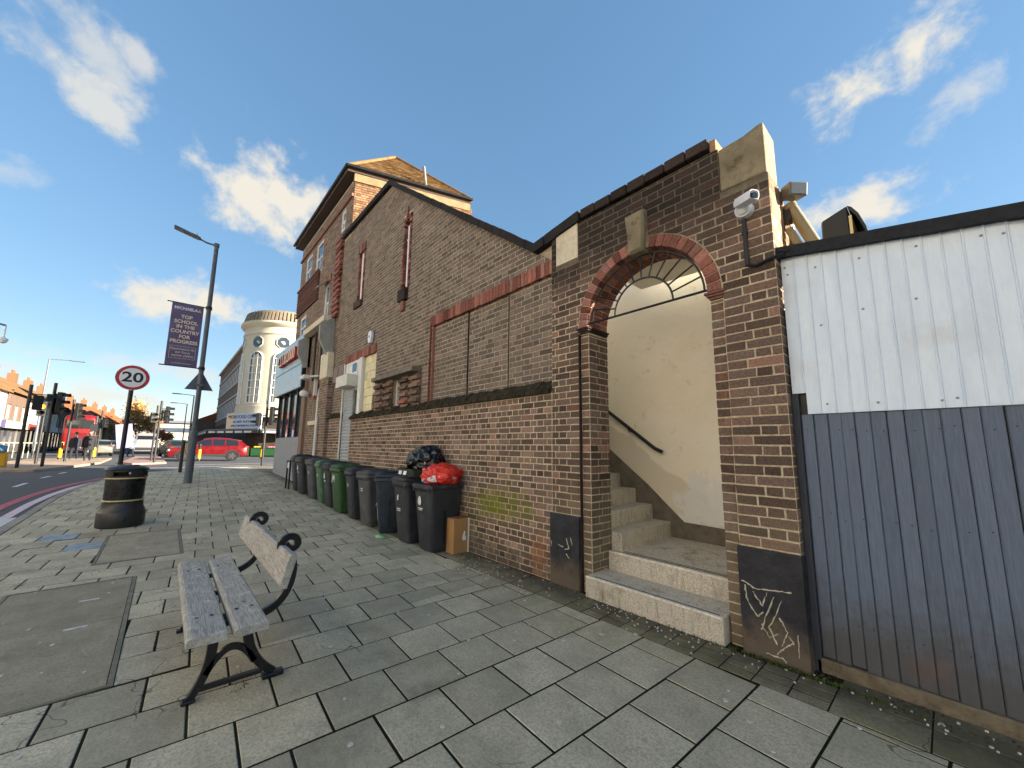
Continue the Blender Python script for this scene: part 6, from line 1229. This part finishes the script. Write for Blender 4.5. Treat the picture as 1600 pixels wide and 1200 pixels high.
for k, (a, b, c, d) in enumerate(wh):
    mb = MB(); mb.box(a, b, WY+.15, WY+.2, c, d); w = mb.build('window', M_GLASS, tw); mb = MB()
    for x in (a+.05, (a+b)/2, b-.05): mb.box(x-.06, x+.06, WY+.03, WY+.149, c, d)
    mb.box(a, b, WY+.05, WY+.145, c+(d-c)*.65, c+(d-c)*.65+.1); mb.build('frame', M_FRAME, w)
mb = MB()
for z in (6.0, 8.8, 10.7, 13.5): mb.box(-100, -57.6, WY-.12, WY-.002, z, z+.22)
mb.box(-100, -57.4, WY-.35, WY+.4, 15.6, 15.95); mb.build('band_course', M_STONEC, tw)
mb = MB(); mb.box(-46.8-4, -45, WY+8, WY+8.5, 4, 5); 
mb = MB(); mb.prism([(-57, WY), (-100, WY), (-100, 30), (-51, 30), (-50.85, 7.5), (-52, 4.5)], lambda u, v, n: (u, v, n), TG, 4.95); mb.build('ground_floor', pm('shop_interior', (60, 50, 44), .9, .3, 2, 0), tw)
# fascia, sign board and shopfront
def panel(p, q, z0, z1, t, name, mat, par):
    p, q = Vector((*p, 0)), Vector((*q, 0)); d = (q-p).normalized(); n = Vector((d.y, -d.x, 0)); mb = MB(); mb.prism([(0, z0), ((q-p).length, z0), ((q-p).length, z1), (0, z1)], lambda u, v, w: tuple(p+d*u+n*w+Vector((0, 0, v))), 0, t); return mb.build(name, mat, par), d, n, p
fs = thing('food_centre_sign', 'pale blue and white hoarding reading FOOD CENTRE under the cream tower', 'sign', (-53.5, 1.6, 3))
sgo, d_, n_, p_ = panel((-55.5, 1.8), (-50.2, 4.35), 3.2, 5.0, .12, 'board', pm('hoarding', (176, 192, 214), .6, .06, 1, 0), fs)
q = p_+d_*2.95+n_*.135; M_NAVY = pm('navy_letters', (52, 56, 84), .6, .05, 5, 0)
text('MEERI FOOD CENTRE', .55, M_NAVY, fs, q+Vector((0, 0, 4.6)), d_, (0, 0, 1), .01, sx=1.0); text('ALL FRUIT, VEGETABLES', .34, M_NAVY, fs, q+Vector((0, 0, 4.05)), d_, (0, 0, 1), .01); text('AND CONTINENTAL FOOD', .34, M_NAVY, fs, q+Vector((0, 0, 3.6)), d_, (0, 0, 1), .01)
panel((-55.55, 1.75), (-54.3, 2.35), 3.15, 5.05, .10, 'cream_end', pm('hoarding_cream', (216, 200, 176), .6, .06, 1, 0), fs)  # end panel in a warmer cream than the board
cnp = thing('shop_canopy', 'white lettered shop canopy above the greengrocer front', 'canopy', (-50, 3, 2.6))
for i, (p, q_) in enumerate((((-75, .2), (-58.2, .2)), ((-58, .25), (-49.9, 4.1)), ((-49.8, 4.2), (-47.9, 14)))):
    o_, d_, n_, p0 = panel(p, q_, 2.75, 3.05, .1, 'fascia', M_BLKPL, cnp); L = (Vector(q_)-Vector(p)).length
    for k in range(int(L/1.6)): mb = MB(); c = p0+d_*(.9+1.6*k)+n_*.11+Vector((0, 0, 2.9)); mb.obox(c, (.62, .015, .1), math.atan2(d_.y, d_.x)); mb.build('letter_panel', M_WHITE, cnp)
    mb = MB(); mb.prism([(0, 3.06), (0, 3.25), (-2.2, 3.3), (-2.2, 3.06)], lambda u, v, w: tuple(p0+d_*w+n_*(u+.1)+Vector((0, 0, v))), 0, L); mb.build('canopy_roof', M_GREYMETAL, cnp)
stl = thing('greengrocer_stall', 'green stall with crates of fruit outside the food centre', 'stall', (-44.5, 4.5, .41))
for k in range(4):
    c = Vector((-47.0+1.1*k*.45, 2.6+1.1*k, .41)); ang = math.atan2(1.1, .5); mb = MB(); mb.obox(c+Vector((0, 0, .35)), (.52, .4, .35), ang); mb.build('counter', pm('stall_green', (22, 70, 34), .6, .1, 4, 0), stl)
    mb = MB(); mb.obox(c+Vector((0, 0, .74)), (.5, .38, .035), ang); mb.build('crate', M_BLKPL, stl)
    mb = MB(); colr = [(200, 60, 40), (220, 190, 60), (230, 120, 130), (230, 130, 40)][k]
    for i in range(60): mb.lathe([(0, -.05), (.05, 0), (0, .05)], (c.x+random.uniform(-.35, .35), c.y+random.uniform(-.35, .35), 1.22+random.uniform(0, .09)), 6)
    mb.build('fruit', pm('fruit%d' % k, colr, .5, .2, 10, 0), stl, kind='stuff')
# ------------------------------------------------------------------ terraces and houses
M_ROOFS = pm('sunlit_tile_roof', (122, 90, 54), .9, .18, 1.2, .3, 12, .02, dirt=.4, dcol=(90, 68, 42)); M_ROOFO = pm('orange_tile_roof', (140, 82, 50), .9, .15, 1.2, .3, 12, .02)
def terrace(x0, x1, yf, depth, ze, zr, label, wallm, roofm, face=1, gables=False, shop=True, n=2, fascia=(200, 200, 196)):
    t = thing('terrace_shop' if shop else 'terrace_house', label, 'building', ((x0+x1)/2, yf, TG)); yb = yf-face*depth; s = face
    hs = [(x0+(x1-x0)*(i+.25)/n, x0+(x1-x0)*(i+.75)/n, 3.7, 5.2) for i in range(n)]+([] if shop else [(x0+(x1-x0)*(i+.3)/n, x0+(x1-x0)*(i+.7)/n, 1.3, 2.8) for i in range(n)])
    ya, yb_ = (yf-.4, yf) if s > 0 else (yf, yf+.4); hs = [h for h in hs if h[3] < ze]; hs += [(h[0], h[1], 6.6, 8.2) for h in hs if ze > 9.2 and h[2] > 3.5]
    mb = core(x0, x1, 3.0 if shop else TG, lambda x: ze, hs, ya, yb_); y2, y3 = sorted((yf-s*.41, yb)); mb.box(x0, x1, y2, y3, TG, ze); mb.build('wall', wallm, t)
    for a, b, c, d in hs:
        mb = MB(); y4, y5 = sorted((yf-s*.15, yf-s*.2)); mb.box(a, b, y4, y5, c, d); w = mb.build('window', M_GLASS, t); mb = MB(); y4, y5 = sorted((yf-s*.145, yf-s*.115))
        for x in (a+.05, (a+b)/2, b-.05): mb.box(x-.06, x+.06, y4, y5, c, d)
        mb.build('frame', M_FRAME, w)
    ym = (yf+yb)/2; mb = MB(); mb.add([(x0, yf+s*.35, ze-.05), (x1, yf+s*.35, ze-.05), (x1, ym, zr), (x0, ym, zr), (x1, yb-s*.3, ze), (x0, yb-s*.3, ze), (x0, yf+s*.35, ze-.25), (x1, yf+s*.35, ze-.25)], [(0, 1, 2, 3), (3, 2, 4, 5), (0, 3, 5), (1, 4, 2), (0, 6, 7, 1)]); rf_ = mb.build('roof', roofm, t)
    mb = MB(); xc = x0+.6; mb.box(xc-.5, xc+.5, ym-.4, ym+.4, zr-.8, zr+1.1); ch = mb.build('chimney', pm('chimney_brick', (112, 82, 56), .9, .2, 6, .3), rf_); mb = MB()
    for i in range(3): mb.cyl((xc-.3+.3*i, ym, zr+1.1), (xc-.3+.3*i, ym, zr+1.55), .11, n=8)
    mb.build('chimney_pot', M_ROOFO, rf_, kind='stuff')
    if shop:
        mb = MB(); y4, y5 = sorted((yf+s*.02, yf+s*.25)); mb.box(x0+.1, x1-.1, y4, y5, 2.85, 3.55); mb.build('shop_fascia', pm('fascia_%d_%d_%d' % fascia, fascia, .5, .08, 2, 0), t)
        mb = MB(); y4, y5 = sorted((yf-s*.3, yf-s*.35)); mb.box(x0+.2, x1-.2, y4, y5, TG+.1, 2.85); w = mb.build('shop_window', M_GLASS, t); mb = MB(); y4, y5 = sorted((yf-s*.3, yf-s*.22))
        for i in range(5): xx = x0+.15+(x1-x0-.3)*i/4; mb = MB(); mb.box(xx-.06, xx+.06, y4, y5, TG, 2.85); mb.build('mullion', pm('dark_shop_frame', (66, 60, 56), .6, .1, 3, 0), w)
    return t
cols = [((120, 120, 124), 'grey'), ((92, 84, 120), 'purple'), ((206, 200, 180), 'cream'), ((180, 60, 52), 'red'), ((200, 204, 206), 'white'), ((60, 90, 130), 'blue'), ((210, 180, 90), 'yellow')]
M_RENDV = [pm('render_dull', (122, 114, 102), .9, .06, 1, 0), pm('render_dull_cream', (138, 124, 98), .9, .06, 1, 0), M_WING]
M_REND = [pm('render_white', (226, 222, 212), .9, .05, 1, 0), pm('render_cream', (228, 220, 198), .9, .05, 1, 0), M_WING]
for k in range(7):
    x1 = -44-k*8.0; terrace(x1-7.95, x1, -15.2, 9, 6.3+.15*(k % 3), 9.6, '%s fronted shop with brown tiled roof across the main road, shop %s of the parade' % (cols[k][1], ['first', 'second', 'third', 'fourth', 'fifth', 'sixth', 'seventh'][k]), M_REND[k % 3], M_ROOFS, 1, shop=True, n=3, fascia=cols[k][0])
for k in range(5):
    x1 = -104-k*9; terrace(x1-8.95, x1, -13.5+k*.8, 9, 6.0, 9.4, ['orange roofed house at the near end of the far row', 'orange roofed house, second in the far row beyond the bus', 'orange roofed house, third in the far row beyond the bus', 'orange roofed house, fourth in the far row beyond the bus', 'orange roofed house at the far end of the row'][k], M_RENDV[1], M_ROOFO, 1, shop=False, n=3)
for k in range(3):
    x1 = -101-k*12; terrace(x1-11.95, x1, .8+.2*k, 10, 6.3, 9.0, ['brick shop with white windows next to the tower wing', 'brick shop two doors beyond the tower wing', 'brick shop three doors beyond the tower wing'][k], M_WING, M_ROOFO, -1, shop=True, n=4)
for k in range(9):                                # unseen parade continued opposite, added tall and pale to bounce sunlight
    x1 = 28-k*8.0; terrace(x1-7.95, x1, -15.2, 9, 9.4, 12.6, 'unseen pale rendered shop added across the road to bounce sunlight, number %s from the junction' % ['nine', 'eight', 'seven', 'six', 'five', 'four', 'three', 'two', 'one'][k], M_REND[k % 2], M_ROOFS, 1, shop=True, n=3, fascia=cols[k % 7][0])
M_REND0 = pm('render_far', (150, 146, 136), .9, .05, 1, 0)
hw = thing('low_office_building', 'long low white building closing the view down the road', 'building', (-165, -3, TG)); mb = MB(); mb.box(-175, -165, -16, 8, TG, 8.2); mb.build('wall', M_REND0, hw); mb = MB()
mb.box(-165.05, -164.95, -15, 7, 5.2, 6.6); mb.build('window_band', M_GLASS, hw); mb = MB(); mb.box(-176, -164, -16.5, 8.5, 8.2, 8.9); mb.build('roof', M_GREYMETAL, hw)
# shop signs on the parade
bs = thing('blue_shop_sign', 'blue and white diagonal shop sign hung on a parade front', 'sign', (-43, -13.2, 3)); mb = MB(); mb.box(-43.0, -42.9, -14.2, -11.9, 2.55, 4.2); mb.build('plate', pm('sign_grey_white', (140, 144, 148), .5, .05, 3, 0), bs); mb = MB(); mb.prism([(-13.95, 2.85), (-12.15, 2.85), (-12.15, 4.0), (-12.4, 4.0)], lambda u, v, n: (n, u, v), -42.89, -42.88); mb.prism([(-13.95, 3.0), (-13.95, 4.0), (-12.7, 4.0)], lambda u, v, n: (n, u, v), -42.89, -42.88); mb.build('blue_panel', pm('sign_blue2', (60, 130, 205), .5, .05, 3, 0), bs); mb = MB(); mb.box(-43.02, -42.92, -14.2, -12.0, 2.15, 2.5); mb.build('lower_plate', M_CREAM, bs)
for z in (.41,): mb = MB(); mb.cyl((-43.05, -13.0, .41), (-43.05, -13.0, 4.0), .06, n=8); mb.build('post', M_GREYMETAL, bs)
gr = thing('guard_rail', 'pale guard rail along the far kerb behind the island signals', 'railing', (-41, -10.9, .41))
for i in range(16): mb = MB(); mb.box(-42.05+.0, -42.0, -13.2+i*.22, -13.17+i*.22, .41, 1.4); mb.build('baluster', pm('galvanised', (170, 168, 140), .5, .05, 5, 0), gr)
mb = MB(); mb.box(-42.07, -41.99, -13.25, -9.8, 1.4, 1.46); mb.build('top_rail', pm('galvanised', (170, 168, 140)), gr)
cv = thing('cctv_dome', 'white dome security camera hanging from a bracket above the road', 'camera', (-24.45, -8.6, 5.3)); mb = MB(); mb.lathe([(0, -.14), (.09, -.1), (.13, 0), (.14, .05), (.07, .1), (.03, .14), (.03, .6), (0, .6)], (-24.45, -8.55, 5.45), 16); mb.build('dome', M_WHITEPL, cv, smooth=True); mb = MB(); mb.tube([(-24.45, -8.55, 6.05), (-24.45, -8.8, 6.1), (-24.45, -9.6, 6.1)], .04, 6); mb.cyl((-24.45, -9.6, .4), (-24.45, -9.6, 6.4), .09, n=10); mb.build('pole', M_GREYMETAL, cv)
# ------------------------------------------------------------------ trees
def tree(x, y, h, r, label, leaf, nl, bare=.5, cz=.62):
    t = thing('street_tree', label, 'tree', (x, y, TG)); mb = MB(); tips = []
    def limb(p, d, L, rad, lv):
        pts = [Vector(p)]; dd = Vector(d)
        for k in range(4): dd = (dd+Vector((random.gauss(0, .16), random.gauss(0, .16), random.uniform(-.02, .14)))).normalized(); pts.append(pts[-1]+dd*L/4)
        mb.tube(pts, [rad*(1-.14*k) for k in range(5)], 6 if lv < 2 else 3, caps=False); tips.append(pts[-1])
        if lv < 5:
            for k in range(3 if lv < 4 else 2): limb(pts[random.randint(2, 4)], (dd+Vector((random.gauss(0, .62), random.gauss(0, .62), random.gauss(.1, .35)))).normalized(), L*random.uniform(.58, .8), rad*.5, lv+1)
    limb((x, y, TG-.1), (0, 0, 1), h*.30, h*.022, 0); mb.build('trunk', pm('bark', (150, 124, 92), .95, .2, 6, .3), t)
    lf = MB()
    for k in range(nl):
        p = random.choice(tips)+Vector((random.gauss(0, r*.10), random.gauss(0, r*.10), random.gauss(0, r*.10))); s = random.uniform(.08, .2); a = Matrix.Rotation(random.uniform(0, 6.3), 3, 'Z')@Matrix.Rotation(random.uniform(-1.4, 1.4), 3, 'X')
        lf.add([p+a@Vector(v)*s for v in ((-1, -.6, 0), (1, -.5, 0), (.9, .6, .2), (-.8, .5, 0))], [(0, 1, 2, 3)], random.random())
    lf.build('crown', leaf, t, kind='stuff'); return t
M_LEAFA = pm('autumn_leaves', (192, 150, 88), .85, .3, 2, 0, piece=.3); M_LEAFG = pm('dull_leaves', (96, 92, 52), .85, .3, 2, 0, piece=.3)
tree(-121.9, -8.9, 13.5, 5, 'golden winter tree rising behind the speed limit sign pole', M_LEAFA, 7000)
tree(-112, -11.5, 9, 3.5, 'bare brown tree far behind the bus', M_LEAFA, 900)
tree(-120, -4.2, 6.5, 3, 'small orange tree at the far end of the road', pm('orange_leaves', (186, 116, 70), .85, .3, 2, 0, piece=.3), 2600)
for o in bpy.data.objects:                       # parts never carry a category
    if o.parent and 'category' in o.keys(): del o['category']
